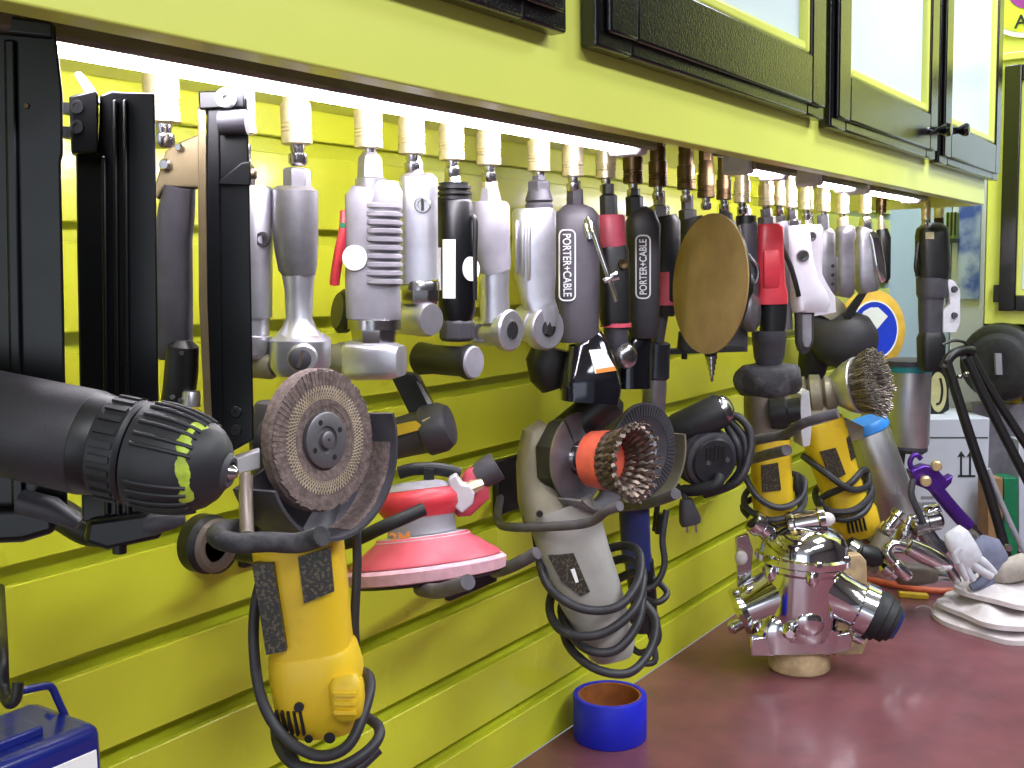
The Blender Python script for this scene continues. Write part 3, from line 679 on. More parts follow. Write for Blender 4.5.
screw(T, f, 808, 237, -11, 5)
C(823, 212, 'grey split tool with three dots')
f = Fr(826, 260, .2)
T = Thing('air_chisel', 'dull grey air tool in two halves with three dark dots', 'air tool', f.p(826, 300))
T.add('inlet', MB().rev(f.p(824, 236), f.p(823, 215), [(0, 6 * f.s), (1, 6 * f.s)], 6), ALUD)
T.add('upper_body', MB().loft(f, [(825, 230, 0, 6, 6), (826, 234, 0, 8.5, 8), (826, 258, 0, 8.5, 8)], 2.8), ALUD)
T.add('lower_body', MB().loft(f, [(827, 257, 0, 9, 9), (827, 259, 0, 10, 9), (827, 292, 0, 9.5, 9), (826, 297, 0, 6, 6)], 3), ALUD)
for y in (266, 275, 284): T.add('dot', MB().rev(f.p(830, y, -8.4), f.p(830, y, -9.6), [(0, 1.8 * f.s), (1, 1.8 * f.s)], 10), INK)
C(842, 214, 'tool wrapped in silver tape')
f = Fr(844, 260, .2)
T = Thing('air_tool', 'air tool wrapped all over in wrinkled silver tape', 'air tool', f.p(844, 298))
T.add('inlet', MB().rev(f.p(843, 228), f.p(842, 217), [(0, 6 * f.s), (1, 6 * f.s)], 12), BRASS)
T.add('taped_body', MB().loft(f, [(843, 225, 0, 5, 5), (844, 229, 0, 10, 9), (845, 235, 0, 11, 10), (844, 242, 0, 9.5, 9), (844, 262, 0, 10.5, 10), (844, 275, 0, 10, 10), (844, 292, 0, 10, 10), (843, 297, 0, 7, 7)], 2.4), TAPEW)
C(865, 214, 'silver tool with the polished flat lever', k=1.0)
f = Fr(866, 260, .22)
T = Thing('air_tool', 'silver air tool with a polished flat lever near the cabinet end', 'air tool', f.p(866, 292))
T.add('inlet', MB().rev(f.p(866, 232), f.p(865, 217), [(0, 6 * f.s), (.5, 7 * f.s), (1, 5 * f.s)], 6), STEEL)
T.add('body', MB().loft(f, [(866, 229, 0, 9, 9), (865, 232, 0, 10.5, 10), (865, 275, 0, 10.5, 10), (867, 286, 0, 12, 11), (868, 292, 0, 9, 9)], 2.8), ALUD)
T.add('lever', MB().loft(f, [(868, 232, -10, 3, 1.5), (872, 240, -11, 5, 2), (876, 264, -11, 5, 2), (879, 279, -10, 4, 2), (880, 282, -9, 2, 1)], 3.5), CHROME, label='polished flat lever')
C(881, 213, 'short black tool at the cabinet end', dark=True, k=.85)
f = Fr(883, 260, .2)
T = Thing('air_tool', 'short black air tool hanging just before the far end rail', 'air tool', f.p(883, 284))
T.add('inlet', MB().rev(f.p(882, 232), f.p(881, 216), [(0, 4 * f.s), (.4, 4 * f.s), (.7, 3.4 * f.s), (1, 3 * f.s)], 10), BRASS)
T.add('body', MB().loft(f, [(882, 229, 0, 5, 5), (883, 238, 0, 7.5, 7), (883, 278, 0, 7, 7), (883, 283, 0, 4, 4)], 2.4), BLK)

# --- long black tool hanging alone (931)
f = Fr(931, 290, .26)
coupler(926, 220, 'left brass air coupler of the pair above the lone black tool', X=.26, k=.8)
coupler(939, 219, 'right brass air coupler of the pair above the lone black tool', X=.26, k=.9)
T = Thing('air_saw', 'long black air tool hanging alone from two couplers at the cabinet end', 'air tool', f.p(931, 372))
T.add('inlet', MB().rev(f.p(926, 228), f.p(926, 218), [(0, 5 * f.s), (1, 4 * f.s)], 10), STEEL)
T.add('inlet', MB().rev(f.p(939, 230), f.p(939, 218), [(0, 5 * f.s), (1, 5 * f.s)], 6), BRASSD)
T.add('body', MB().loft(f, [(932, 223, 0, 8, 8), (932, 228, 0, 14, 13), (932, 235, 0, 15.5, 14), (933, 270, 0, 16, 15), (932, 278, 0, 15.5, 14)], 2.8), BLK)
T.add('band', MB().loft(f, [(932, 277, 0, 15, 14), (932, 294, 0, 14.5, 14), (932, 298, 0, 13, 13)], 2.4), DGREY)
T.add('sticker', MB().plate(f, [(920, 233), (928, 232.5), (928, 239.5), (920, 239.5)], -15.5, -14), pm('cream_sticker', '#d8d2a8', .5))
T.add('lever', MB().tube([f.p(917, 242, -4), f.p(915, 255, -5), f.p(914, 268, -5), f.p(917, 275, -3)], 2.2 * f.s, 8), BLK)
T.add('neck', MB().loft(f, [(931, 296, 0, 12, 12), (930, 315, 0, 11, 11), (930, 337, 0, 10, 10)], 2.4), DGREY)
T.add('side_bracket', MB().plate(f, [(944, 278), (951, 281), (957, 290), (957, 322), (953, 332), (940, 332), (940, 310), (947, 304), (946, 292)], -8, 4), LGREY, bevel=.001, label='pale grey side bracket')
for y in (289, 315): T.add('bracket_screw', MB().rev(f.p(951, y, -8), f.p(951, y, -11), [(0, 3.4 * f.s), (1, 2.6 * f.s)], 14), DGREY)
T.add('foot', MB().loft(f, [(931, 332, 0, 10, 10), (931, 338, 0, 12.5, 12), (931, 365, 0, 12, 11), (931, 371, 0, 9, 9)], 4), BLK)
T.add('foot_hole', MB().rev(f.p(940, 357, -11), f.p(940, 357, -12.6), [(0, 2.6 * f.s), (1, 2.6 * f.s)], 12), INK)
# ------------------------------------------------------------------ pneumatic nailers at the left
def nailer(name, label, f, bars, loc): return Thing('nail_gun', label, 'nail gun', loc)
# narrow one with the gold edge
coupler(163, 124, 'brass air coupler between the two black nailer magazines', X=.17, k=1.05)
f = Fr(225, 270, .24, look=True)
T = Thing('nail_gun', 'nail gun with narrow black magazine edged in dull gold, right of the other two', 'nail gun', f.p(225, 470))
mg = T.add('magazine', MB().plate(f, [(207, 97), (248, 97), (249, 162), (254, 440), (214, 462), (206, 300)], 0, 46), BLKM, bevel=.0012)
T.add('front_rib', MB().plate(f, [(216, 130), (219, 130), (223, 440), (220, 442)], -3, 0.5), BLKM, mg)
T.add('edge_strip', MB().plate(f, [(198, 108), (206, 96), (207.5, 300), (214, 462), (207, 462), (199, 300)], -1, 30), GOLD, bevel=.0006, label='dull gold edge strip')
T.add('top_block', MB().plate(f, [(200, 92), (246, 91), (246, 108), (201, 110)], -6, 40), BLKM, bevel=.001)
rn = MB().rev(f.p(229, 100, -6), f.p(228, 100, -16), [(0, 9 * f.s), (.9, 9 * f.s), (1, 7.5 * f.s), (1, 5 * f.s), (.2, 4.5 * f.s)], 22)
bl = T.add('bolt', rn, WHT, label='pale bolt bush at the top')
T.add('bolt_hole', MB().rev(f.p(229, 100, -8), f.p(229, 100, -14.5), [(0, 5 * f.s), (1, 5 * f.s), (1.01, 2.2 * f.s), (.7, 2.2 * f.s)], 16), DGREY, bl)
T.add('spring_roll', MB().rev(f.p(222, 124, -8), f.p(249, 123, -8), [(0, 12 * f.s), (1, 12 * f.s)], 24), DGREY, label='rolled grey spring strip')
cl = T.add('clip', MB().plate(f, [(221, 181), (243, 163), (252, 162), (252, 186), (221, 185)], -6, 0), BLKM, bevel=.0008)
T.add('clip_knob', MB().rev(f.p(251, 174, 0), f.p(257, 174, 0), [(0, 5 * f.s), (.7, 5.5 * f.s), (1, 4 * f.s)], 14), GOLD, cl)
for y in (412, 430): T.add('rivet', MB().rev(f.p(236, y, 0), f.p(236, y, -2), [(0, 6 * f.s), (1, 5 * f.s), (1.05, 2 * f.s), (.5, 1.8 * f.s)], 18), BLK)
T.add('nose_block', MB().plate(f, [(224, 462), (261, 450), (261, 468), (226, 477)], -4, 20), LGREY, bevel=.001, label='pale grey nose block')
g = Fr(180, 250, .2)
pl = T.add('side_plate', MB().plate(g, [(168, 152), (183, 143), (205, 134), (205, 189), (168, 187), (160, 200), (157, 190)], -10, 12), GOLD, bevel=.0012, label='dull gold side plate')
for x, y, r in ((184, 149, 4), (170, 166, 6)): T.add('bolt', MB().rev(g.p(x, y, -10), g.p(x - 1, y, -17), [(0, r * g.s), (.7, r * g.s), (1, r * .7 * g.s)], 16), STEEL, pl)
T.add('handle', MB().loft(g, [(180, 187, 0, 14, 16), (176, 210, 2, 17, 16), (172, 240, 4, 18, 16), (172, 300, 6, 18, 16), (172, 350, 6, 18, 16), (172, 360, 6, 14, 12)], 3), DGREY)
T.add('trigger_body', MB().loft(g, [(184, 340, -4, 8, 8), (184, 346, -4, 15, 14), (182, 370, -2, 16, 14), (178, 400, 0, 16, 14), (176, 412, 0, 10, 10)], 3), BLK)
for x, y in ((187, 352), (178, 395), (186, 398)): T.add('screw', MB().rev(g.p(x, y, -17), g.p(x, y, -19.5), [(0, 3.2 * g.s), (1, 2.4 * g.s)], 12), STEEL)
T.add('exhaust_cap', MB().rev(g.p(194, 405, -10), g.p(194, 390, -10), [(0, 9 * g.s), (.9, 9 * g.s), (1, 8 * g.s)], 18), ALU)
# middle one
f = Fr(115, 300, .27, look=True)
T = Thing('nail_gun', 'nail gun with wide black ridged magazine, middle of the three at the left', 'nail gun', f.p(115, 548))
mg = T.add('magazine', MB().plate(f, [(100, 95), (112, 90.5), (122, 92), (155, 93), (157, 250), (160, 520), (82, 522), (77, 250), (76, 152), (98, 153)], 0, 50), BLKM, bevel=.0012)
for x in (103, 114, 124): T.add('ridge', MB().plate(f, [(x, 100 if x > 105 else 156), (x + 5, 100 if x > 105 else 156), (x + 8, 515), (x + 3, 515)], -5, .5), BLKM, mg, bevel=.0012)
br = T.add('top_bracket', MB().plate(f, [(72, 97), (98, 91), (101, 95), (101, 150), (97, 154), (74, 154)], -7, 18), BLKM, bevel=.0012)
for y in (108, 128): T.add('bracket_hole', MB().rev(f.p(80, y, -7), f.p(80, y, -8.5), [(0, 7 * f.s), (1, 6.5 * f.s), (1, 4 * f.s), (.3, 4 * f.s)], 18), BLK, br)
for y in (107, 131): T.add('link', MB().plate(f, [(60, y - 5), (76, y - 4), (76, y + 8), (60, y + 5)], 0, 14), BLK)
T.add('hanging_lug', MB().tube([f.p(84, 100, 26), f.p(79, 86, 26), f.p(71, 74, 26), f.p(67, 69, 26)], 10 * f.s, 12, flat=.6, r1=5.5 * f.s), LGREY, label='pale curved lug above the magazine')
ft = T.add('foot', MB().plate(f, [(92, 518), (165, 508), (166, 536), (112, 548), (88, 540)], -12, 40), BLKM, bevel=.003)
T.add('foot_nub', MB().rev(f.p(121, 552, -4), f.p(121, 535, -4), [(0, 7 * f.s), (1, 7 * f.s)], 14), BLK, ft)
T.add('safety_tip', MB().loft(f, [(150, 522, -14, 8, 8), (158, 521, -14, 11, 10), (178, 517, -12, 9, 9), (188, 516, -10, 5, 5)], 2.6, ax=UZ), DGREY, ft)
g = Fr(112, 545, .24)
T.add('grip', MB().tube([g.p(20, 512, 30), g.p(50, 520, 25), g.p(80, 535, 20), g.p(112, 536, 12)], 17 * g.s, 14, r1=15 * g.s), BLK)
# nearest one
f = Fr(30, 300, .29, look=True)
T = Thing('nail_gun', 'nail gun whose broad black magazine is cut off by the left edge', 'nail gun', f.p(30, 540))
mg = T.add('magazine', MB().plate(f, [(-45, 14), (56, 24), (56, 30), (63, 95), (63, 155), (61, 160), (64, 300), (68, 520), (-45, 524)], 0, 60), BLKM, bevel=.0015)
T.add('ridge', MB().plate(f, [(6, 40), (17, 40), (26, 515), (14, 515)], -5, .5), BLKM, mg, bevel=.0015)
T.add('rivet', MB().rev(f.p(27, 106, 0), f.p(27, 106, -2), [(0, 3 * f.s), (1, 2.4 * f.s)], 14), BRASSD, mg)
T.add('top_cover', MB().plate(f, [(-45, 8), (56, 22), (56, 40), (-45, 30)], -5, 58), BLKM, bevel=.002)
T.add('foot', MB().plate(f, [(-45, 505), (60, 503), (64, 530), (30, 540), (-45, 543)], -16, 45), BLKM, bevel=.004)
T.add('grip_rest', MB().loft(f, [(30, 497, -20, 12, 14), (60, 505, -20, 12, 16), (86, 520, -18, 6, 8)], 2.4, ax=UZ), DGREY)

# ------------------------------------------------------------------ black drill in front
f = Fr(120, 450, .36)
T = Thing('power_drill', 'black drill with keyless chuck smeared yellow-green, lying across the nailers', 'drill', f.p(120, 510))
ax0, ax1 = f.p(0, 425, 8), f.p(240, 469, -22)
dv = (ax1 - ax0); Lp = dv.length
def dq(x): return x / 240
T.add('motor_housing', MB().rev(ax0, ax1, [(dq(-170), 46 * f.s), (dq(-160), 51 * f.s), (dq(0), 52 * f.s), (dq(92), 53 * f.s), (dq(96), 50 * f.s)], 40), PCD)
T.add('front_collar', MB().rev(ax0, ax1, [(dq(92), 51 * f.s), (dq(94), 52.5 * f.s), (dq(112), 49 * f.s), (dq(116), 46 * f.s)], 40), BLK)
rg = MB().rev(ax0, ax1, [(dq(108), 46 * f.s), (dq(112), 51 * f.s), (dq(139), 52 * f.s), (dq(143), 49 * f.s)], 40)
tx = dv.normalized(); e1 = perp(tx, UZ); e2 = tx.cross(e1)
for k in range(24):
    a = 2 * math.pi * k / 24; o = e1 * math.cos(a) + e2 * math.sin(a); sd = tx.cross(o)
    rg.box(ax0 + dv * dq(126) + o * 52 * f.s, tx * 11 * f.s, sd * 3 * f.s, o * 1.8 * f.s)
T.add('ring_sleeve', rg, SOFTB, label='ribbed rear chuck sleeve')
def rch(x):
    for (xa, ra), (xb, rb) in zip(CH, CH[1:]):
        if xa <= x <= xb: return ra + (rb - ra) * (x - xa) / (xb - xa)
CH = [(144, 47), (147, 53), (170, 53), (190, 50.5), (205, 46.5), (217, 40), (226, 31), (231, 22), (233, 19)]
ck = MB().rev(ax0, ax1, [(dq(x), r * f.s) for x, r in CH], 44)
for k in range(14):
    if k % 4 == 3: continue
    a = 2 * math.pi * (k + .4) / 14; o = e1 * math.cos(a) + e2 * math.sin(a)
    for da in (-.1, .1):
        o = e1 * math.cos(a + da) + e2 * math.sin(a + da)
        ck.tube([ax0 + dv * dq(x) + o * (rch(x) + .6) * f.s for x in (154, 170, 186, 200, 210)], 2.2 * f.s, 8, 2)
chk = T.add('chuck', ck, SOFTB, label='ribbed black keyless chuck')
sm = MB(); Rr = random.Random(3); rows = []
view = (CAM - (ax0 + dv * .85)).normalized(); vv = perp(tx, view); v2 = tx.cross(vv)
for j in range(31):
    a = math.radians(-62 + 118 * j / 30); o = vv * math.cos(a) + v2 * math.sin(a); row = []
    cx = 209 + 4.5 * math.sin(a * 2.6) - 5 * math.cos(a * 1.3); hw = 2.6 + 2.8 * abs(math.sin(a * 5.3 + .5)) + Rr.random() * 1.6
    for q in (-1, -.4, .4, 1):
        x = cx + q * hw; row.append(ax0 + dv * dq(x) + o * (rch(x) + (.8 if abs(q) < 1 else -.3)) * f.s + o * .0001)
    rows.append(sm.ring(row))
sm.skin(rows, caps=False, cyc=False)
T.add('paint_smear', sm, GPAINT, chk, label='yellow-green paint smear')
T.add('nose_ring', MB().rev(ax0, ax1, [(dq(230), 20 * f.s), (dq(232), 20 * f.s), (dq(237), 15 * f.s), (dq(237), 11 * f.s), (dq(233), 10 * f.s)], 30), DGREY)
T.add('jaws', MB().rev(ax0, ax1, [(dq(228), 10 * f.s), (dq(239), 7 * f.s), (dq(243), 4 * f.s)], 12), STEEL)

# ------------------------------------------------------------------ hook brackets on the slatwall
def hook(label, parts, plate=None, X=.1):
    loc = at(*plate[0], X=.0) if plate else parts[0][0][0]
    H = Thing('wall_hook', label, 'hook', loc, 'rubber coated hooks on the slatwall')
    if plate:
        (px, py), w, h = plate
        c = at(px, py, X=0.004)
        H.add('mounting_plate', MB().box(c + V((.002, 0, 0)), V((.005, 0, 0)), V((0, w, 0)), V((0, 0, h))), BLK, bevel=.002)
    for pts, r, mat in parts: H.add('prong', MB().tube(pts, r, 12), mat)
    return H
def wp(*q): return [at(x, y, X=X) for x, y, X in q]
hook('hook under the disc grinder, dusty fat loop at its left end',
     [(wp((246, 527, .24), (222, 530, .27), (217, 537, .3), (236, 543, .32), (268, 542, .33), (298, 543, .34), (322, 536, .36)), .0062, DIRTY),
      (wp((246, 476, .26), (246, 500, .27), (247, 536, .29)), .0045, BRWN),
      (wp((262, 548, .02), (252, 540, .14), (246, 527, .24)), .0055, RUB),
      (wp((262, 541, .05), (300, 544, .14), (345, 543, .2), (385, 526, .24), (424, 509, .26)), .0055, RUB)], ((262, 541), .03, .02))
hook('hook whose two short prongs carry the red sander',
     [(wp((440, 585, .02), (420, 588, .2), (438, 591, .27), (468, 582, .32)), .0062, GRIP),
      (wp((505, 565, .02), (495, 572, .1), (510, 567, .16), (537, 553, .2)), .0068, GRIP)], ((470, 575), .05, .02))
hook('hook holding the grey cup brush grinder',
     [(wp((500, 498, .01), (498, 520, .05), (510, 527, .12), (560, 526, .2), (590, 522, .24), (606, 511, .27), (620, 506, .29)), .0052, GRIP)], ((508, 484), .032, .036))
hook('hook beneath the spoked disc of the blue grinder',
     [(wp((610, 508, .02), (622, 507, .12), (650, 503, .2), (676, 494, .26)), .0065, GRIP)], ((612, 470), .02, .03))
hook('hook carrying the far yellow grinders',
     [(wp((735, 440, .02), (745, 441, .14), (785, 434, .22), (804, 423, .27), (838, 413, .32)), .0075, GRIP),
      (wp((738, 462, .02), (748, 460, .14), (766, 455, .2), (787, 450, .25)), .0085, GRIP)], ((728, 450), .05, .03))
hook('hook at the left edge holding the blue tin by its handle',
     [(wp((0, 588, .02), (2, 640, .17), (4, 688, .19), (9, 703, .2), (16, 698, .205), (18, 682, .205)), .0034, BLK)], ((-70, 600), .03, .02), )

# ------------------------------------------------------------------ near yellow grinder with flap disc
f = Fr(318, 438, .27)
T = Thing('angle_grinder', 'worn yellow angle grinder with gritty flap disc, hanging nearest the camera', 'angle grinder', f.p(318, 750))
nv = (RH * .72 - FH * .76 + UZ * .05).normalized(); c = f.p(319, 436, -6)
nv = (RH * .82 - FH * .56 + UZ * .05).normalized(); c = f.p(325, 439, -6)
e1 = perp(nv, RH); s = f.s
fd = T.add('flap_disc', MB().rev(c - nv * 16 * s, c + nv * 2 * s, [(.1, 66 * s), (.2, 71.5 * s), (.75, 71.5 * s), (1, 67 * s), (1, 34 * s), (.75, 30 * s)], 72, pref=UZ), FLAP, label='gritty brown flap disc')
fl = MB()
for k in range(76):
    a = 2 * math.pi * k / 76; o = e1 * math.cos(a) + nv.cross(e1) * math.sin(a); sd = nv.cross(o)
    fl.box(c + o * R.uniform(60, 62) * s + nv * R.uniform(1, 1.6) * s, o * 8.5 * s, sd * 2.6 * s + nv * .5 * s + o * R.uniform(-1, 1) * s, nv * .8 * s)
T.add('flaps', fl, FLAP, fd)
ms = MB()
for k in range(84):
    a = 2 * math.pi * k / 84
    for tw in (-.16, .16):
        p0 = e1 * math.cos(a) + nv.cross(e1) * math.sin(a); p1 = e1 * math.cos(a + tw) + nv.cross(e1) * math.sin(a + tw)
        ms.tube([c + nv * 2.4 * s + p0 * 40 * s, c + nv * 2.7 * s + p1 * 54 * s], .55 * s, 5, 1)
T.add('backing_weave', ms, MESHY, fd, label='crossed worn backing weave')
T.add('hub_dish', MB().rev(c - nv * 4 * s, c + nv * 3 * s, [(0, 39 * s), (1, 41 * s), (1, 37 * s), (.2, 25 * s), (.2, 0)], 48), FLAP, fd)
fn = T.add('flange_nut', MB().rev(c - nv * 4 * s, c + nv * 5 * s, [(0, 28 * s), (.9, 28 * s), (1, 26.5 * s), (1, 14 * s), (.7, 13 * s), (.7, 9 * s), (1.15, 8.5 * s), (1.25, 7 * s), (1.25, 1.5 * s), (.8, 1 * s)], 36), FLNG, label='dark four hole flange nut')
for k in range(4):
    a = math.radians(28 + 90 * k); o = e1 * math.cos(a) + nv.cross(e1) * math.sin(a)
    T.add('nut_hole', MB().rev(c + nv * 4.6 * s + o * 20 * s, c + nv * 5.4 * s + o * 20 * s, [(0, 2.8 * s), (1, 2.8 * s)], 14), INK, fn)
cg = c - nv * 6 * s - UZ * 8 * s
gd = T.add('guard', MB().band(cg, nv, -UZ, 88 * s, 91.5 * s, -30 * s, 24 * s, -72, 106, 48), DGREY, label='dark curved wheel guard')
T.add('guard_back', MB().band(cg - nv * 30 * s, nv, -UZ, 20 * s, 91 * s, -3 * s, 1 * s, -72, 106, 48), DGREY, gd)
T.add('guard_dust', MB().band(cg, nv, -UZ, 87.3 * s, 88.2 * s, -14 * s, 16 * s, 12, 86, 30), FLAP, gd, label='grey dust caked inside the guard')
T.add('gear_case', MB().loft(f, [(268, 410, 66, 26, 24), (268, 420, 66, 34, 30), (272, 470, 64, 36, 32), (282, 520, 60, 38, 34), (288, 545, 48, 44, 40)], 2.8), DGREY)
T.add('spindle_neck', MB().rev(cg - nv * 60 * s, cg - nv * 25 * s, [(0, 34 * s), (.7, 30 * s), (1, 26 * s)], 30), DGREY)
T.add('front_skirt', MB().loft(f, [(288, 520, 62, 42, 36), (290, 552, 44, 46, 42)], 3), DGREY)
W0 = 40
by = T.add('motor_body', MB().loft(f, [(290, 548, W0, 47, 44), (291, 556, W0, 46, 43), (297, 600, W0, 45, 42), (303, 648, W0, 43, 41), (305, 662, W0, 43, 41)], 3), DWY, label='worn yellow motor body')
T.add('rear_body', MB().loft(f, [(305, 660, W0, 44, 42), (306, 666, W0, 46, 44), (310, 684, W0, 48, 45), (314, 712, W0, 47, 44), (318, 730, W0, 41, 38), (320, 744, W0, 31, 30)], 3), DWY)
# decals lie on the front of the body
def decal(T, f, quad, w, name, mat, under, th=1.2, **k): return T.add(name, MB().plate(f, quad, w - th, w), mat, under, **k)
decal(T, f, [(254, 562), (275, 561), (288, 648), (268, 652)], W0 - 37, 'rating_label', LBL, by, 12, label='black printed rating label')
decal(T, f, [(299, 556), (331, 546), (335, 590), (305, 602)], W0 - 42.5, 'warning_label', LBL, by, 3, label='dark warning label')
sw = T.add('switch', MB().loft(f, [(345, 678, 4, 13, 12), (346, 682, 2, 17, 14), (348, 700, 0, 17, 15), (349, 712, 2, 15, 13), (349, 716, 4, 11, 10)], 4), DWY)
rb = MB()
for y in (688, 697, 706): rb.loft(f, [(347, y - 1.8, -15, 12, 3), (347, y + 1.8, -15, 12, 3)], 4)
T.add('switch_rib', rb, DWY, sw)
vt = MB()
for k in range(5):
    x = 276 + k * 6.2
    vt.loft(f, [(x, 712 - k * .8, W0 - 40 + k * -.6, 1.6, 4), (x + 3, 738 - k, W0 - 33 - k * .6, 1.6, 6)], 4)
T.add('vent_slots', vt, INK, by)
for x, y, r in ((300, 705, 5), (330, 737, 6), (309, 738, 4.5)): T.add('screw_hole', MB().rev(f.p(x, y, -2), f.p(x, y, -7.5 if y < 720 else -2.5), [(0, r * s), (1, r * s)], 16), INK, by)
T.add('cord', MB().tube([f.p(262, 566, 30), f.p(252, 606, 18), f.p(252, 650, 8), f.p(262, 698, -2), f.p(285, 730, -12), f.p(320, 746, -22), f.p(350, 738, -20), f.p(364, 712, 0), f.p(366, 690, 30), f.p(340, 700, 80), f.p(290, 720, 90), f.p(268, 740, 40), f.p(290, 757, -8), f.p(330, 762, -18), f.p(362, 752, -10), f.p(378, 740, 10), f.p(366, 736, 40), f.p(320, 735, 70), f.p(285, 755, 30), f.p(310, 774, -6), f.p(350, 770, -6), f.p(378, 752, 8)], 5.8 * s, 12), CORD, label='dark cord wound under the body')
T.add('cord_guard', MB().tube([f.p(346, 540, 70), f.p(348, 580, 66), f.p(346, 640, 62), f.p(346, 670, 70)], 5 * s, 10), CORD)

hk = Thing('wall_hook', 'black round flange with a brown rim left of the yellow grinder', 'hook', at(206, 540, X=0))
a = at(212, 545, X=.001)
hk.add('flange', MB().rev(a, a + V((.012, 0, 0)), [(0, .026), (.8, .026), (1, .022)], 30), BLK)
hk.add('stud', MB().rev(a, a + V((.1, 0, 0)), [(0, .01), (1, .01)], 20), BLK)
b2 = at(214, 545, X=.12)
hk.add('wheel', MB().rev(b2 - V((.02, 0, 0)), b2, [(0, .02), (.2, .024), (.8, .024), (1, .02)], 32), BLK)
hk.add('rim', MB().rev(b2, b2 + V((.006, 0, 0)), [(0, .019), (.5, .022), (1, .019), (1, .014), (0, .014)], 32), BRWN, label='brown rim')

# ------------------------------------------------------------------ black grinder behind the guard
f = Fr(425, 425, .12)
T = Thing('angle_grinder', 'black grinder with yellow patch poking out behind the flap disc guard', 'angle grinder', f.p(425, 450))
a = f.p(368, 447, 10); b = f.p(446, 425, -6); s = f.s
T.add('barrel', MB().rev(a, b, [(0, 20 * s), (.5, 21 * s), (.72, 22 * s), (.76, 25.5 * s), (.96, 25 * s), (1.06, 20 * s), (1.1, 8 * s)], 34), DGREY)
T.add('yellow_patch', MB().plate(f, [(396, 423), (418, 418), (423, 421), (422, 426), (400, 432), (396, 430)], -26, -15), DWY, label='bright yellow patch')
for k in range(3): T.add('mark', MB().plate(f, [(424 + k * 3, 417 + k * 2.6), (432 + k * 3, 413.5 + k * 2.6), (432.5 + k * 3, 415 + k * 2.6), (424.5 + k * 3, 418.5 + k * 2.6)], -25, -18), pm('pale_mark', '#c9c08a', .5))
T.add('arm', MB().plate(f, [(388, 372), (417, 374), (434, 408), (411, 418)], 2, 22), BLK, bevel=.002)
T.add('arm_edge', MB().plate(f, [(416, 380), (421, 384), (434, 406), (430, 408)], -4, 6), STEEL)

# ------------------------------------------------------------------ red random orbital sander
f = Fr(425, 540, .2); s = f.s
T = Thing('orbital_sander', 'faded red sander with pink dusty pad on a wall hook', 'sander', f.p(425, 590))
a, b = f.p(427, 567, -8), f.p(416, 486, 8)
pd = T.add('pad', MB().rev(a, b, [(-.09, 74 * s), (-.07, 79 * s), (.05, 81 * s), (.09, 77 * s)], 56), PINKD, label='pink dusty sanding pad')
T.add('pad_underside', MB().rev(a, b, [(-.12, 74 * s), (-.09, 76 * s)], 48), BLK, pd)
T.add('shroud', MB().rev(a, b, [(.1, 76 * s), (.13, 75 * s), (.36, 48 * s), (.4, 46 * s)], 56), PINKR, label='faded red cone shroud')
T.add('flange', MB().rev(a, b, [(.35, 47 * s), (.37, 48 * s), (.4, 44 * s), (.41, 34 * s)], 48), LGREY)
nk = T.add('neck', MB().rev(a, b, [(.42, 35 * s), (.46, 34 * s), (.64, 34.5 * s)], 44), MGREY)
T.text('maker_mark', '3M', f.p(404, 529, -38), RH + UZ * .1, UZ - RH * .1, 12 * s, ORINK, nk, width=20 * s)
T.add('motor_body', MB().rev(a, b, [(.62, 35 * s), (.66, 37 * s), (.74, 42 * s), (.84, 42.5 * s), (.92, 38 * s), (.98, 28 * s), (1.0, 20 * s)], 44), REDP)
T.add('top_cap', MB().rev(a, b, [(.94, 36 * s), (.99, 31 * s), (1.03, 22 * s), (1.04, 8 * s)], 36), MGREY, label='grey top cap')
T.add('throttle_lever', MB().tube([f.p(398, 474, 6), f.p(415, 470, 6), f.p(440, 471, 8), f.p(460, 476, 10)], 3.6 * s, 10, flat=1.8), BLK)
T.add('lever_post', MB().plate(f, [(424, 468), (434, 469), (434, 480), (424, 479)], -4, 6), BLK)
T.add('valve_block', MB().plate(f, [(448, 478), (456, 473), (462, 483), (470, 484), (475, 492), (473, 503), (462, 512), (455, 506), (452, 492)], -8, 10), LGREY, bevel=.0018)
T.add('valve_fitting', MB().rev(f.p(468, 488, -2), f.p(482, 484, 4), [(0, 6 * s), (.4, 7 * s), (1, 5 * s)], 6), BRASS)
T.add('rear_handle', MB().loft(f, [(470, 472, 24, 8, 8), (474, 478, 24, 14, 12), (476, 498, 24, 14, 12), (462, 512, 24, 12, 10), (454, 517, 24, 6, 6)], 2.5), PINKR)
T.add('exhaust_hose', MB().rev(f.p(476, 482, 22), f.p(497, 470, 24), [(0, 12 * s), (.4, 15 * s), (1, 15 * s)], 22), DGREY)

# ------------------------------------------------------------------ grey grinder with orange cup brush
f = Fr(580, 470, .19); s = f.s
T = Thing('angle_grinder', 'grey angle grinder with orange wire cup brush and coiled cord', 'angle grinder', f.p(600, 660))
nv = (RH * .75 - FH * .66 + UZ * .04).normalized(); c = f.p(610, 457, -20); e1 = perp(nv, UZ)
T.add('gear_case', MB().loft(f, [(551, 436, 34, 16, 18), (545, 442, 32, 24, 26), (539, 470, 28, 23, 28), (541, 500, 20, 24, 30), (552, 520, 12, 30, 32)], 3.6), BGREY)
T.add('gear_plate', MB().rev(c - nv * 66 * s, c - nv * 44 * s, [(0, 40 * s), (.3, 43 * s), (1, 41 * s)], 8, rot=.4), PCD, bevel=.001)
T.add('gear_screw', MB().rev(f.p(539, 508, -26), f.p(539, 508, -28), [(0, 3.5 * s), (1, 3.2 * s)], 14), INK)
T.add('spindle', MB().rev(c - nv * 50 * s, c - nv * 20 * s, [(0, 22 * s), (.3, 22 * s), (.31, 13 * s), (.6, 13 * s), (.61, 17 * s), (.9, 17 * s), (1, 12 * s)], 24), STEEL)
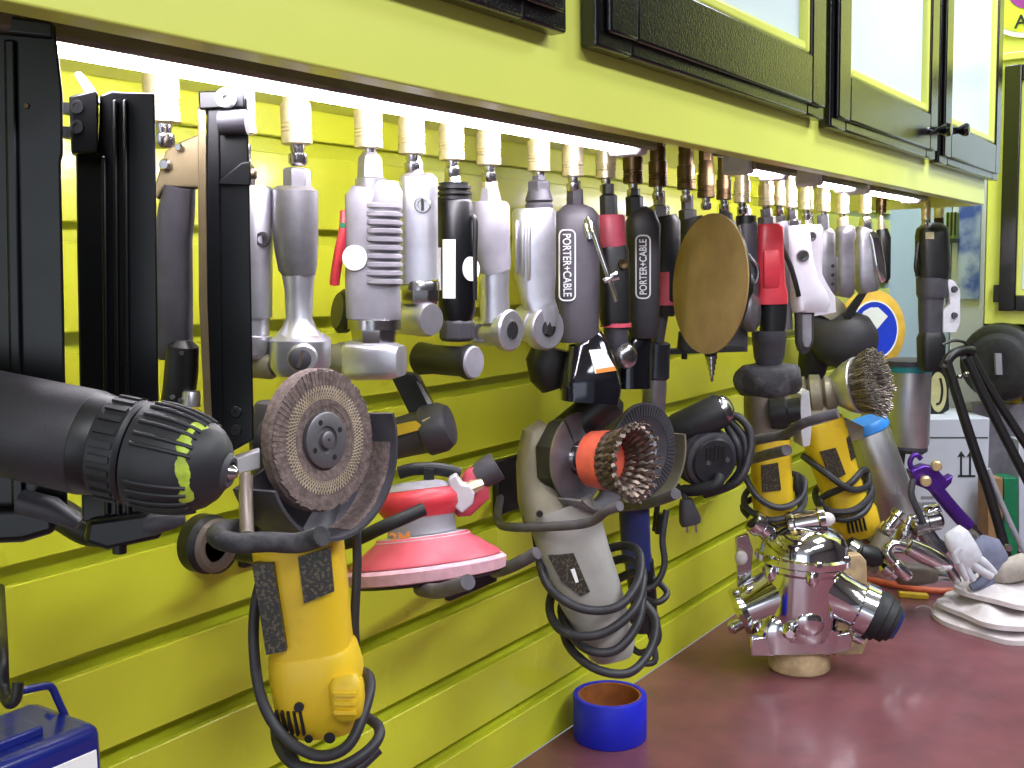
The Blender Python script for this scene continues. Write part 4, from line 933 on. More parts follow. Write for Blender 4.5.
gd = T.add('guard', MB().band(c - nv * 30 * s, nv, -UZ, 50 * s, 52 * s, -10 * s, 20 * s, -48, 70, 40), ALUD, label='grey steel wheel guard')
T.add('guard_back', MB().band(c - nv * 40 * s, nv, -UZ, 18 * s, 46 * s, -1.5 * s, 1 * s, -150, 205, 48), ALUD, gd)
cp = T.add('brush_cup', MB().rev(c - nv * 26 * s, c, [(0, 16 * s), (.02, 24 * s), (.12, 28 * s), (.6, 29 * s), (1, 30 * s)], 36), ORANGE, label='orange brush cup')
kn = MB()
for k in range(24):
    a = 2 * math.pi * k / 24; o = e1 * math.cos(a) + nv.cross(e1) * math.sin(a); sd = nv.cross(o)
    pts = []
    for st in (0, 1):
        pts = [c - nv * 2 * s + o * 25 * s + nv * q * 30 * s + o * q * q * 10 * s + (sd * math.cos(q * 9 + st * math.pi) + o * math.sin(q * 9 + st * math.pi)) * (2.4 * s * (1 - .5 * (q - .5) ** 2)) for q in [j / 8 for j in range(9)]]
        kn.tube(pts, 3.5 * s, 6, 1, r1=2.9 * s)
    for j in range(9):
        d = (nv + o * .5 + sd * R.uniform(-.5, .5) + o * R.uniform(-.4, .5)).normalized(); q0 = c + nv * 27 * s + o * 36 * s
        kn.tube([q0, q0 + d * R.uniform(3, 7) * s], .7 * s, 4, 1)
T.add('wire_knots', kn, WIRE, label='ring of twisted wire knots')
bd = T.add('motor_body', MB().loft(f, [(560, 508, 10, 34, 36), (566, 524, 8, 36, 36), (577, 560, 8, 35, 35), (590, 594, 8, 33, 33), (602, 625, 8, 29, 30), (612, 650, 8, 25, 26), (614, 658, 8, 20, 21)], 2.8), GGREY)
T.add('rating_label', MB().plate(f, [(547, 549), (572, 546), (588, 584), (579, 588), (560, 574)], -27.5, -24), LBL, bd, label='dark printed rating label')
T.add('label_panel', MB().plate(f, [(569, 562), (573, 561), (577, 574), (574, 575)], -28.5, -27), STK, bd)
T.add('side_handle', MB().rev(f.p(548, 452, 30), f.p(616, 400, 30), [(0, 10 * s), (.15, 18 * s), (.8, 20 * s), (.97, 20 * s), (1.05, 12 * s)], 26), BLK, label='black side handle')
cd = MB().tube([f.p(536, 534, 20), f.p(545, 575, -22), f.p(575, 595, -40), f.p(612, 594, -44), f.p(636, 575, -20), f.p(640, 556, 20), f.p(620, 562, 60), f.p(570, 585, 60), f.p(550, 608, 10), f.p(562, 622, -30), f.p(598, 620, -42), f.p(632, 598, -30), f.p(643, 572, 10), f.p(625, 575, 60), f.p(580, 600, 60), f.p(562, 615, 10), f.p(580, 636, -30), f.p(612, 638, -36), f.p(637, 612, -20), f.p(641, 580, 20), f.p(615, 600, 60), f.p(570, 620, 50), f.p(566, 640, 0), f.p(590, 657, -28), f.p(625, 663, -28), f.p(650, 650, 0), f.p(658, 625, 20), f.p(640, 605, 30)], 4.6 * s, 10)
T.add('cord', cd, CORD, label='dark cord looped round the body')

# ------------------------------------------------------------------ blue grinder with spoked disc behind it
f = Fr(645, 452, .15); s = f.s
T = Thing('angle_grinder', 'dark blue bodied angle grinder with black grinding disc behind the cup brush', 'angle grinder', f.p(650, 640))
nv = (RH * .66 - FH * .75 + UZ * .03).normalized(); c = f.p(645, 450); e1 = perp(nv, UZ)
ds = T.add('grinding_disc', MB().rev(c - nv * 5 * s, c, [(0, 46 * s), (.2, 47.5 * s), (.9, 47.5 * s), (1, 46 * s), (1, 33 * s), (.6, 30 * s)], 52), DGREY, label='black grinding disc')
T.add('disc_centre', MB().rev(c - nv * 8 * s, c + nv * 1 * s, [(0, 31 * s), (.4, 31 * s), (.5, 19 * s), (1, 17 * s)], 36), MGREY, ds)
rb = MB()
for k in range(64):
    a = 2 * math.pi * k / 64; o = e1 * math.cos(a) + nv.cross(e1) * math.sin(a)
    rb.box(c + o * 40 * s, o * 6 * s, nv.cross(o) * 1 * s, nv * .8 * s)
T.add('disc_ribs', rb, DGREY, ds)
T.add('flange_nut', MB().rev(c, c + nv * 5 * s, [(0, 14 * s), (.6, 13 * s), (.65, 6 * s), (1, 5 * s)], 24), MGREY)
gd = T.add('guard', MB().band(c - nv * 4 * s, nv, -UZ, 56 * s, 58.5 * s, -18 * s, 9 * s, -95, 100, 40), BGREY, label='grey wheel guard')
T.add('guard_back', MB().band(c - nv * 22 * s, nv, -UZ, 14 * s, 57 * s, -1.5 * s, 1.5 * s, -95, 100, 40), BGREY, gd)
T.add('gear_case', MB().rev(c - nv * 55 * s, c - nv * 22 * s, [(0, 24 * s), (.2, 29 * s), (1, 27 * s)], 24), DGREY)
T.add('motor_body', MB().loft(f, [(636, 500, 18, 17, 18), (636, 512, 18, 15.5, 16), (638, 556, 18, 15, 16), (642, 574, 18, 14, 15)], 2.8), BLUED, label='dark blue motor body')
T.add('rear_body', MB().loft(f, [(641, 566, 18, 15, 15), (645, 600, 18, 14, 15), (648, 636, 18, 12, 12)], 2.6), BLK)
T.add('cord', MB().tube([f.p(668, 512, 10), f.p(663, 540, 4), f.p(664, 565, -2), f.p(652, 584, -8), f.p(630, 590, -6), f.p(650, 580, 10), f.p(667, 592, 0), f.p(655, 600, -8), f.p(634, 598, 10), f.p(652, 612, -6), f.p(658, 640, 0), f.p(640, 656, 10), f.p(625, 640, 30), f.p(645, 625, 20), f.p(656, 660, 4), f.p(640, 664, 2)], 3.4 * s, 9), CORD)
pg = Fr(688, 512, .16); q = pg.s
T2 = Thing('power_plug', 'grey two pin plug dangling below the black round grinder', 'plug', pg.p(690, 532))
T2.add('plug_body', MB().loft(pg, [(686, 499, 0, 6, 6), (687, 506, 0, 8, 7), (690, 520, 0, 11, 8), (691, 524, 0, 10, 7)], 3), DGREY)
for x in (686, 695): T2.add('pin', MB().plate(pg, [(x - 1, 522), (x + 1, 522), (x + 2, 532), (x, 532)], -3, 3), STEEL)
T2.add('cord', MB().tube([pg.p(686, 500), pg.p(683, 492, 4), pg.p(676, 488, 20), pg.p(664, 500, 30), pg.p(660, 540, 40)], 3 * q, 8), CORD)
T2.add('strain_relief', MB().rev(pg.p(665, 520, 26), pg.p(662, 540, 26), [(0, 5 * q), (1, 4 * q)], 10), BLK)

# ------------------------------------------------------------------ black grinder seen from its round end
f = Fr(712, 455, .18); s = f.s
T = Thing('angle_grinder', 'black grinder with round vented end and thick side handle', 'angle grinder', f.p(712, 490))
nv = (RH * .35 - FH * .92 - UZ * .12).normalized(); c = f.p(711, 459, -12)
bd = T.add('motor_body', MB().rev(c - nv * 70 * s, c, [(0, 27 * s), (.3, 30 * s), (.9, 30 * s), (.97, 28 * s), (1, 24 * s)], 38), DGREY)
T.add('end_face', MB().rev(c, c + nv * 3 * s, [(0, 24 * s), (1, 22 * s)], 30), SOFTB, bd)
vt = MB(); e1 = perp(nv, UZ); e2 = e1.cross(nv)
for k in range(5): vt.box(c + nv * 3.2 * s + e1 * 9 * s + e2 * (k - 2) * 4.6 * s, e1 * (8 - abs(k - 2)) * s, e2 * 1.5 * s, nv * .5 * s)
T.add('vent_slots', vt, INK, bd)
for x, y in ((705, 460), (724, 457)): T.add('screw', MB().rev(f.p(x, y, -16), f.p(x, y, -18), [(0, 3 * s), (1, 2.4 * s)], 14), STEEL, bd)
T.add('knurl', MB().coil(c - nv * 26 * s, c - nv * 6 * s, 29.5 * s, 29.5 * s, 6, 1.6 * s), DGREY, bd)
T.add('cord_boot', MB().tube([f.p(716, 472, -18), f.p(712, 480, -22), f.p(698, 486, -18), f.p(682, 489, -8)], 6 * s, 12), RUB)
T.add('side_handle', MB().rev(f.p(672, 434, 6), f.p(724, 407, -8), [(0, 15 * s), (.15, 17 * s), (.9, 17.5 * s), (1, 14 * s)], 28), SOFTB, label='thick black side handle')
T.add('handle_cap', MB().rev(f.p(723, 407.5, -8), f.p(730, 404, -10), [(0, 15 * s), (.5, 13 * s), (1, 6 * s)], 24), STEEL, label='bright handle end cap')
T.add('cord', MB().tube([f.p(706, 497, 10), f.p(735, 480, -10), f.p(748, 455, -6), f.p(750, 432, 0), f.p(738, 417, 4), f.p(728, 424, 10), f.p(738, 446, 0), f.p(741, 470, 4), f.p(730, 488, 10), f.p(744, 470, -4), f.p(745, 440, 2), f.p(732, 422, 8)], 4 * s, 10), CORD)

# ------------------------------------------------------------------ far yellow grinders
def coilcord(T, f, pts, r): T.add('cord', MB().tube([f.p(*q) for q in pts], r * f.s, 9), CORD)
f = Fr(770, 460, .15); s = f.s
T = Thing('angle_grinder', 'yellow angle grinder with coiled cord under the lumpy black pad', 'angle grinder', f.p(775, 522))
T.add('gear_case', MB().loft(f, [(767, 392, 4, 18, 18), (767, 398, 4, 21, 20), (768, 432, 2, 22, 21), (770, 442, 0, 20, 20)], 3.4), BRWN)
T.add('spindle', MB().rev(f.p(768, 412, -8), f.p(796, 408, -14), [(0, 18 * s), (.5, 18 * s), (.6, 12 * s), (1, 12 * s)], 22), BLK)
T.add('guard', MB().plate(f, [(795, 392), (803, 388), (806, 420), (804, 442), (797, 444), (794, 420)], -22, 14), LGREY, bevel=.0012, label='thin pale wheel guard')
bd = T.add('motor_body', MB().loft(f, [(770, 438, 0, 19, 19), (770, 444, 0, 20, 20), (771, 470, 0, 19, 19), (773, 500, 0, 20, 20), (775, 522, 0, 18, 18), (776, 532, 0, 12, 12)], 3), DWY)
T.add('rating_label', MB().plate(f, [(757, 462), (773, 459), (776, 486), (758, 488)], -21, -16), LBL, bd)
coilcord(T, f, [(742, 470, 0), (752, 492, -20), (772, 502, -26), (795, 496, -16), (804, 480, 0), (790, 478, 24), (755, 492, 20), (744, 505, -6), (765, 514, -26), (795, 506, -18), (803, 490, 4), (775, 498, 26), (744, 508, 6), (760, 522, -20), (790, 518, -18), (803, 502, 6)], 3.2)
T.add('cord_clip', MB().loft(f, [(794, 472, -10, 3, 3), (795, 482, -12, 5, 4), (797, 494, -10, 4, 4)], 2.5), BLK)

f = Fr(845, 450, .17); s = f.s
T = Thing('angle_grinder', 'yellow angle grinder with flared steel wire brush, farthest along the wall', 'angle grinder', f.p(855, 538))
T.add('neck_rings', MB().rev(f.p(796, 398, 6), f.p(836, 392, -6), [(0, 14 * s), (.05, 20 * s), (.28, 20 * s), (.32, 15 * s), (.4, 21 * s), (.62, 20 * s), (.66, 14 * s), (.74, 18 * s), (.92, 16 * s), (1, 12 * s)], 28), BGREY)
nv = (RH * .74 - FH * .62 + UZ * .2).normalized(); c = f.p(853, 384, -14)
T.add('gear_case', MB().loft(f, [(806, 406, 8, 16, 18), (812, 414, 6, 22, 22), (820, 428, 4, 23, 23)], 2.8), BGREY)
cp = T.add('brush_cup', MB().rev(c - nv * 26 * s, c + nv * 2 * s, [(0, 12 * s), (.1, 16 * s), (.6, 25 * s), (.97, 28.5 * s), (1, 27.5 * s)], 32), ALU, label='grey steel brush cup')
br = MB(); e1 = perp(nv, UZ); e2 = nv.cross(e1)
for k in range(800):
    a = R.uniform(0, 2 * math.pi); q = math.sqrt(R.uniform(.12, 1)); o = e1 * math.cos(a) + e2 * math.sin(a)
    p0 = c + o * q * 25 * s; Lb = R.uniform(19, 25)
    p2 = p0 + nv * Lb * s + o * q * 9 * s + (e1 * R.uniform(-3, 3) + e2 * R.uniform(-3, 3)) * s
    br.tube([p0, (p0 + p2) / 2 + (e1 * R.uniform(-2, 2) + e2 * R.uniform(-2, 2)) * s, p2], .8 * s, 4, 1)
T.add('wire_bristles', br, WIRES, label='flared crimped wire bristles')
T.add('bristle_core', MB().rev(c, c + nv * 17 * s, [(0, 24 * s), (1, 30 * s)], 30), WIRE)
T.add('guard', MB().plate(f, [(806, 405), (826, 408), (832, 422), (846, 418), (862, 426), (862, 438), (842, 442), (812, 430)], -6, 6), BGREY, bevel=.001)
bd = T.add('motor_body', MB().loft(f, [(820, 420, 0, 21, 21), (823, 430, 0, 22, 22), (832, 460, 0, 21, 21), (842, 490, 0, 20, 20), (848, 508, 0, 21, 21)], 3), DWY)
T.add('rear_body', MB().loft(f, [(847, 504, 0, 21, 21), (852, 514, 0, 24, 22), (857, 526, 0, 22, 20), (859, 536, 0, 15, 13)], 3), DWY)
T.add('rating_label', MB().plate(f, [(814, 448), (829, 444), (839, 470), (825, 477)], -22.5, -17), LBL, bd)
T.add('side_label', MB().plate(f, [(838, 437), (844, 433), (850, 454), (845, 458)], -19, -10), LBL, bd)
vt = MB()
for k in range(5): vt.loft(f, [(840 + k * 4, 515 - k * .6, -22 + k * .4, 1, 4), (843 + k * 4, 527 - k * .6, -19, 1, 5)], 4)
T.add('vent_slots', vt, INK, bd)
T.add('screw_hole', MB().rev(f.p(869, 524, -8), f.p(869, 524, -15), [(0, 3 * s), (1, 3 * s)], 12), INK, bd)
coilcord(T, f, [(803, 456, 0), (818, 468, -24), (842, 484, -27), (866, 484, -6), (870, 474, 10), (858, 468, -14), (840, 480, -26), (818, 496, -12), (824, 506, -24), (848, 503, -27), (870, 488, -6), (860, 476, 24), (824, 492, 22), (818, 506, -8), (834, 514, -25), (858, 506, -22), (872, 488, 4), (850, 492, 24)], 3.4)

# polisher head and disc above it
f = Fr(842, 340, .13); s = f.s
T = Thing('air_polisher', 'dark grey rounded polisher head with a slanting black lever', 'polisher', f.p(840, 372))
T.add('head', MB().loft(f, [(812, 318, 4, 10, 10), (818, 330, 2, 18, 16), (830, 338, 0, 27, 22), (846, 340, -2, 30, 25), (860, 342, -2, 27, 24), (868, 343, 0, 18, 18)], 2.4, ax=UZ), PCD)
T.add('body', MB().loft(f, [(838, 300, 4, 12, 12), (830, 308, 4, 18, 14), (824, 318, 4, 20, 16)], 2.4), BGREY)
T.add('neck', MB().loft(f, [(818, 352, 10, 16, 14), (815, 372, 12, 14, 12), (812, 385, 12, 10, 10)], 2.4), BLK)
T.add('lever', MB().prism([f.p(838, 316, -20), f.p(842, 308, -20), (f.p(864, 279, -22)), f.p(867, 281, -22), f.p(849, 312, -20), f.p(844, 319, -20)], FH * 6 * s), BLK, label='slanting black lever')
f = Fr(880, 330, .08); s = f.s
T = Thing('polishing_pad', 'round yellow rimmed pad with blue face and white wedge below the last tools', 'polishing pad', f.p(880, 372))
nv = (RH * .36 - FH * .92 + UZ * .05).normalized(); c = f.p(874, 330); e1 = perp(nv, UZ)
T.add('pad', MB().rev(c - nv * 9 * s, c, [(0, 36 * s), (.3, 40 * s), (.9, 40 * s), (1, 38.5 * s)], 48), DISCY, label='golden yellow foam pad')
fc = T.add('label_face', MB().rev(c, c + nv * .8 * s, [(0, 28 * s), (1, 28 * s)], 44), DISCB, label='royal blue round label')
T.add('label_ring', MB().band(c, nv, UZ, 28 * s, 29.6 * s, 0, 1 * s, 0, 359.9, 44), STK, fc)
wd = MB(); pts = [c + nv * .9 * s + (UZ * math.cos(a) + nv.cross(UZ).normalized() * math.sin(a)) * r * s for a, r in ((-1.25, 6), (-1.35, 20), (-1.0, 22), (-.6, 23), (-.3, 21), (-.2, 7))]
wd = MB(); e2 = nv.cross(e1); pts = [c + nv * .9 * s + (e1 * math.cos(a) + e2 * math.sin(a)) * r * s for a, r in ((.9, 3), (1.0, 22), (.6, 23), (.2, 23), (-.2, 23), (-.9, 21), (-1.3, 3))]
T.add('label_wedge', wd.prism(pts, nv * .4 * s), STK, fc, label='white wedge on the label')
T.add('spindle', MB().rev(c - nv * 40 * s, c - nv * 8 * s, [(0, 8 * s), (1, 8 * s)], 14), STEEL)
# ------------------------------------------------------------------ on the workbench
f = Fr(610, 736, Z=0); s = f.s; b0 = f.O
T = Thing('tape_roll', 'roll of bright blue masking tape standing on the red bench', 'tape', b0)
h = 44 * s; t0 = b0 + UZ * .0004; t1 = b0 + UZ * h
T.add('tape', MB().rev(t0, t1, [(0, 31.5 * s), (0, 36 * s), (.02, 36.6 * s), (.98, 36.6 * s), (1, 36 * s), (1, 31.5 * s), (0, 31.5 * s)], 60, caps=False), BLUET, label='blue paper tape')
T.add('core', MB().rev(t0, t1 - UZ * .001, [(0, 29.5 * s), (0, 31.4 * s), (1, 31.4 * s), (1, 29.5 * s), (0, 29.5 * s)], 56, caps=False), CARD, label='orange-brown cardboard core')

# polished pump on its log
f = Fr(799, 668, Z=0); s = f.s
single('wood_block', 'short round raw wood block under the polished metal pump', 'wood block', MB().rev(f.O + UZ * .0003, f.O + UZ * 24 * s, [(0, 28 * s), (.1, 30 * s), (.9, 29 * s), (1, 27 * s)], 24), WOOD, f.O)
q = Fr(852, 658, Z=0)
single('wood_board', 'small raw wood board standing on end behind the polished metal pump', 'wood block', MB().plate(q, [(838, 660), (866, 658), (872, 640), (870, 564), (864, 557), (842, 560)], 10, 24), WOOD, q.O, bevel=.002)
T = Thing('metal_pump', 'mirror polished metal pump body with black hose stub on a wood block', 'pump', f.p(799, 645))
P = f.p
T.add('base', MB().loft(f, [(794, 646, 0, 38, 28), (794, 643, 0, 43, 32), (794, 628, 0, 44, 33), (795, 618, 0, 42, 33), (796, 614, 0, 36, 30)], 4.5), CHROME)
T.add('barrel', MB().rev(P(797, 632), P(804, 536), [(0, 36 * s), (.08, 39 * s), (.3, 40 * s), (.66, 40 * s), (.68, 38 * s), (.73, 38 * s), (.74, 44 * s), (.76, 46 * s), (.82, 46 * s), (.84, 43 * s), (.94, 42 * s), (1.03, 37 * s), (1.1, 27 * s), (1.14, 12 * s)], 48), CHROME)
for k in range(7):
    a = 2 * math.pi * k / 7 + .3; c = P(803, 556) + RH * math.cos(a) * 42 * s + FH * math.sin(a) * 42 * s
    T.add('bolt', MB().rev(c, c + UZ * 6 * s, [(0, 5 * s), (.6, 5 * s), (1, 3 * s)], 6), CHROME)
for k in (1, 3, 4):
    a = 2 * math.pi * k / 6 + .5; c = P(802, 570) + RH * math.cos(a) * 40 * s + FH * math.sin(a) * 40 * s
    T.add('boss', MB().rev(c - UZ * 5 * s, c + UZ * 10 * s, [(0, 3 * s), (.3, 6 * s), (.9, 6 * s), (1, 5 * s)], 14), CHROME)
tp = T.add('top_pipe', MB().rev(P(786, 524, -4), P(822, 516, -10), [(0, 11 * s), (.05, 13 * s), (.15, 13 * s), (.2, 11 * s), (.8, 11 * s), (.85, 12.5 * s), (1, 12 * s), (1, 8 * s)], 24), CHROME)
T.add('pipe_neck', MB().rev(P(795, 545), P(792, 522, -4), [(0, 16 * s), (.5, 12 * s), (1, 12 * s)], 22), CHROME)
T.add('paper_plug', MB().ball(P(824, 517, -10), 8 * s, 7 * s, 7 * s), RAG, tp, label='white paper plug in the pipe')
T.add('left_pipe', MB().rev(P(752, 520, -2), P(784, 542, 4), [(0, 8 * s), (0, 11 * s), (.1, 12 * s), (.25, 12 * s), (.3, 10 * s), (1, 13 * s)], 24), CHROME)
T.add('pipe_bore', MB().rev(P(751.5, 519.7, -2), P(753, 521, -2), [(0, 7.6 * s), (1, 7.6 * s)], 18), INK)
T.add('left_flare', MB().rev(P(736, 614, 2), P(790, 590, 0), [(0, 8 * s), (.03, 22 * s), (.1, 25 * s), (.2, 22 * s), (.55, 27 * s), (1, 36 * s)], 30), CHROME)
for x, y in ((731, 624), (745, 588)): T.add('lug', MB().rev(P(x - 3, y + 2, -8), P(x + 10, y - 3, -4), [(0, 5 * s), (.2, 7 * s), (1, 6 * s)], 16), CHROME)
lb = T.add('left_bracket', MB().plate(f, [(738, 540), (750, 536), (755, 552), (752, 588), (740, 596)], 8, 14), STEEL, bevel=.001)
T.add('paper_plug', MB().ball(P(742, 559, 4), 6.5 * s, 6 * s, 7.5 * s), RAG, lb, label='white paper plug')
T.add('right_outlet', MB().rev(P(818, 586, -8), P(866, 606, -22), [(0, 30 * s), (.3, 24 * s), (.6, 22 * s), (.7, 22 * s), (.72, 26 * s), (.95, 26 * s), (1, 22 * s)], 32), CHROME)
for x, y in ((868, 590), (852, 632)): T.add('lug', MB().rev(P(x - 6, y - 4, -22), P(x + 4, y, -25), [(0, 6 * s), (.7, 6 * s), (1, 4 * s)], 14), CHROME)
T.add('hose_stub', MB().rev(P(864, 605, -22), P(884, 615, -29), [(0, 23 * s), (.2, 25 * s), (.45, 25 * s), (.5, 22 * s), (.8, 22 * s), (.85, 19 * s), (1, 18 * s)], 30), RUB, label='black rubber hose stub')
T.add('stub_cap', MB().rev(P(884, 615, -29), P(887, 616.5, -30), [(0, 16 * s), (1, 14 * s)], 24), BLUED)
T.add('foot_lug', MB().plate(f, [(744, 646), (744, 628), (768, 626), (768, 646)], -30, -20), CHROME, bevel=.003)
T.add('foot_lug', MB().plate(f, [(814, 646), (814, 628), (842, 622), (842, 640)], -30, -20), CHROME, bevel=.003)
T.add('front_boss', MB().rev(P(798, 612, -30), P(796, 613, -48), [(0, 19 * s), (.3, 16 * s), (.5, 12 * s), (.6, 9 * s)], 28), CHROME)
T.add('front_knob', MB().rev(P(780, 618, -34), P(778, 619, -46), [(0, 7 * s), (.7, 7 * s), (1, 4 * s)], 16), CHROME)
T.add('neck_leg', MB().loft(f, [(797, 646, 0, 24, 20), (797, 640, 0, 28, 24)], 2.4), CHROME)

# orange hose, yellow block, white rag
single('air_hose', 'thin orange hose curving over the bench behind the white rag', 'hose', MB().tube([at(x, y, Z=.008) for x, y in ((852, 577), (880, 582), (915, 589), (950, 591), (985, 587), (1010, 579), (1040, 570))], .0074, 12), HOSEO)
q = Fr(912, 597, Z=0)
single('chock', 'small dirty yellow block lying under the orange hose', 'block', MB().prism([q.O + RH * a + FH * b for a, b in ((-.026, .01), (.026, -.008), (.026, -.022), (-.026, -.004))], UZ * .011), DWY, q.O, bevel=.002)
T = Thing('rag', 'crumpled off-white rag folded on the bench at the right edge', 'rag', at(985, 625, Z=0))
def sheet(cs, z0, amp, seed, n=30, th=.009):
    """folded cloth between four corners on the bench"""
    rr = random.Random(seed); mb = MB(); A, B, Cc, Dd = [at(x, y, Z=0) for x, y in cs]
    ph = [rr.uniform(0, 6) for _ in range(6)]; top = []; bot = []
    for i in range(n + 1):
        for j in range(n + 1):
            u, v = i / n, j / n
            uu, vv = 2 * u - 1, 2 * v - 1
            un = .5 + .5 * uu * math.sqrt(1 - .38 * vv * vv); vn = .5 + .5 * vv * math.sqrt(1 - .38 * uu * uu)
            p = A.lerp(B, un).lerp(Dd.lerp(Cc, un), vn)
            wob = .006 * math.sin(9 * u + ph[0]) * (abs(v - .5) * 2) ** 3 + .004 * math.sin(23 * u + ph[4]) * (abs(v - .5) * 2) ** 6
            p = p + FH * wob + RH * (.007 * math.sin(8 * v + ph[1]) * (abs(u - .5) * 2) ** 3)
            edge = min(1, min(u, 1 - u, v, 1 - v) * 7)
            z = z0 + amp * edge * (.55 + .45 * math.sin(5 * u + 3 * v + ph[2]) * math.sin(4 * v - 3 * u + ph[3]) + .25 * math.sin(13 * v + 4 * u + ph[5]))
            top.append(p + UZ * (z + th)); bot.append(p + UZ * max(z - .001, z0))
    it = mb.ring(top); ib = mb.ring(bot); N = n + 1
    for i in range(n):
        for j in range(n):
            a = i * N + j
            mb.f.append((it[a], it[a + 1], it[a + N + 1], it[a + N])); mb.f.append((ib[a], ib[a + N], ib[a + N + 1], ib[a + 1]))
    bd = [j for j in range(N)] + [i * N + n for i in range(1, N)] + [n * N + j for j in range(n - 1, -1, -1)] + [i * N for i in range(n - 1, 0, -1)]
    for a, b in zip(bd, bd[1:] + bd[:1]): mb.f.append((it[a], ib[a], ib[b], it[b]))
    return mb
T.add('lower_fold', sheet([(912, 616), (985, 582), (1075, 592), (1040, 660)], .0004, .018, 3), RAG, ang=60)
T.add('middle_fold', sheet([(920, 620), (985, 586), (1075, 592), (1046, 656)], .022, .02, 8), RAG, ang=60)
T.add('upper_fold', sheet([(940, 617), (985, 590), (1075, 592), (1054, 648)], .05, .022, 12), RAG, ang=60)
T.add('loose_thread', MB().tube([at(x, y, Z=.012) for x, y in ((934, 615), (930, 608), (922, 606), (916, 608))], .0012, 6), RAG)

# blue tin hanging at the lower left
c0 = at(103, 722, X=.2); Y1 = c0.y; Z1 = c0.z
T = Thing('tool_tin', 'dark blue enamel tin with wire handle and white label at the lower left', 'tin', V((.15, Y1 - .14, Z1 - .16)))
T.add('body', MB().wbox(.125, .2, Y1 - .28, Y1, Z1 - .17, Z1), BLUEP, bevel=.008)
hx = .162
hz = [at(x, y, X=hx) for x, y in ((-90, 735), (-86, 715), (-70, 709), (-20, 699), (20, 691), (45, 686), (52, 688), (56, 696), (61, 707), (65, 716), (64, 720))]
hz.append(V((hx, hz[-1].y - .012, Z1 + .0005)))
T.add('wire_handle', MB().tube(hz, .0026, 10, 5), BLUEP)
T.add('lid_latch', MB().wbox(.165, .185, at(-30, 740, X=.175).y, at(36, 738, X=.175).y, Z1 - .001, Z1 + .006), BLUEP, bevel=.002)
lb = T.add('label', MB().wbox(.1995, .2006, Y1 - .22, Y1 - .006, Z1 - .15, Z1 - .016), STK, bevel=.003, label='white paper label')

# ------------------------------------------------------------------ far end of the bench
def slab(px0, py0, px1, py1, Y, d, name, label, cat, mat, **k):
    a = at(px0, py0, Y=Y); b = at(px1, py1, Y=Y)
    return single(name, label, cat, MB().wbox(a.x, b.x, Y, Y + d, b.z, a.z), mat, **k)
a = at(886, 190, Y=2.975); b = at(944, 500, Y=2.975)
o = struct('trim_1', MB().wbox(a.x - .06, b.x, 2.985, 2.999, .0005, a.z + .1), PBLUE)
a2 = at(986, 190, Y=2.975)
o = struct('trim_2', MB().wbox(b.x + .003, a2.x, 2.985, 2.999, .0005, a.z + .1), GWALL)
pa = at(958, 206, Y=2.97); pb = at(978, 299, Y=2.97)
single('poster', 'tall narrow blue and white print on the grey end wall', 'poster', MB().wbox(pa.x, pb.x, 2.978, 2.984, pb.z, pa.z), POSTB)
pa = at(943, 212, Y=2.9); pb = at(952, 240, Y=2.9)
sh = Thing('wall_bracket', 'small green and black bracket on the end wall beside the blue print', 'bracket', pa)
sh.add('plate', MB().wbox(pa.x, pb.x, 2.93, 2.984, pb.z, pa.z), pm('moss_green_metal', '#7c8f3c', .5), bevel=.002)
for k in range(3): sh.add('rib', MB().wbox(pa.x + .004 + k * .009, pa.x + .008 + k * .009, 2.925, 2.931, pb.z + .012, pa.z), BLK)
sh.add('foot', MB().wbox(pa.x - .002, pb.x + .002, 2.92, 2.984, pb.z - .006, pb.z + .004), BLK)
# second cabinet on the end wall
YB = 2.72
c = at(984, 324, Y=YB); zt = 1.6
cb = Thing('wall_cabinet', 'second yellow cabinet with black framed door on the end wall', 'cabinet', V((c.x, YB, c.z)))
cb.add('cabinet_box', MB().wbox(c.x, c.x + .7, YB, 2.998, c.z, zt), CABY, bevel=.002)
d0 = at(998, 311, Y=YB - .02); d1 = at(1001, 66, Y=YB - .02)
fr = MB(); w_ = .036
for (xa, xb, za, zb) in ((d0.x, d0.x + w_, d0.z, d1.z), (d0.x + .32, d0.x + .32 + w_, d0.z, d1.z), (d0.x + w_, d0.x + .32, d0.z, d0.z + w_), (d0.x + w_, d0.x + .32, d1.z - w_, d1.z)):
    fr.wbox(xa, xb, YB - .02, YB - .0005, za, zb)
dr = cb.add('door', fr, GLOSSB, bevel=.003)
cb.add('molding', MB().wbox(d0.x + w_, d0.x + .32, YB - .01, YB - .0005, d0.z + w_, d1.z - w_), CABY, dr)
cb.add('panel', MB().wbox(d0.x + w_ + .012, d0.x + .308, YB - .012, YB - .009, d0.z + w_ + .014, d1.z - w_ - .014), PALE, dr)
cb.add('hinge', MB().wbox(d0.x - .012, d0.x + .004, YB - .016, YB - .0005, d0.z + .02, d0.z + .06), BLK, dr)
cb.add('molding_rail', MB().wbox(c.x, c.x + .7, YB - .012, YB, d1.z + .012, d1.z + .03), CABY, bevel=.003)
sc_ = at(1032, -14, Y=YB - .004)
sg = Thing('round_sign', 'round white rimmed sign at the top right corner', 'sign', sc_)
rr = 50 * (sc_ - CAM).dot(FW) / F
sg.add('disc', MB().rev(sc_, sc_ - V((0, .006, 0)), [(0, rr), (1, rr)], 48), STK)
sg.add('face', MB().rev(sc_ - V((0, .006, 0)), sc_ - V((0, .0075, 0)), [(0, rr * .9), (1, rr * .9)], 48), pm('lime_yellow_print', '#c9d83a', .5))
sg.add('centre', MB().rev(sc_ - V((0, .0075, 0)), sc_ - V((0, .009, 0)), [(0, rr * .45), (1, rr * .45)], 36), pm('magenta_print', '#8a2a86', .5))
pA = at(1021, 21, Y=YB - .0125)
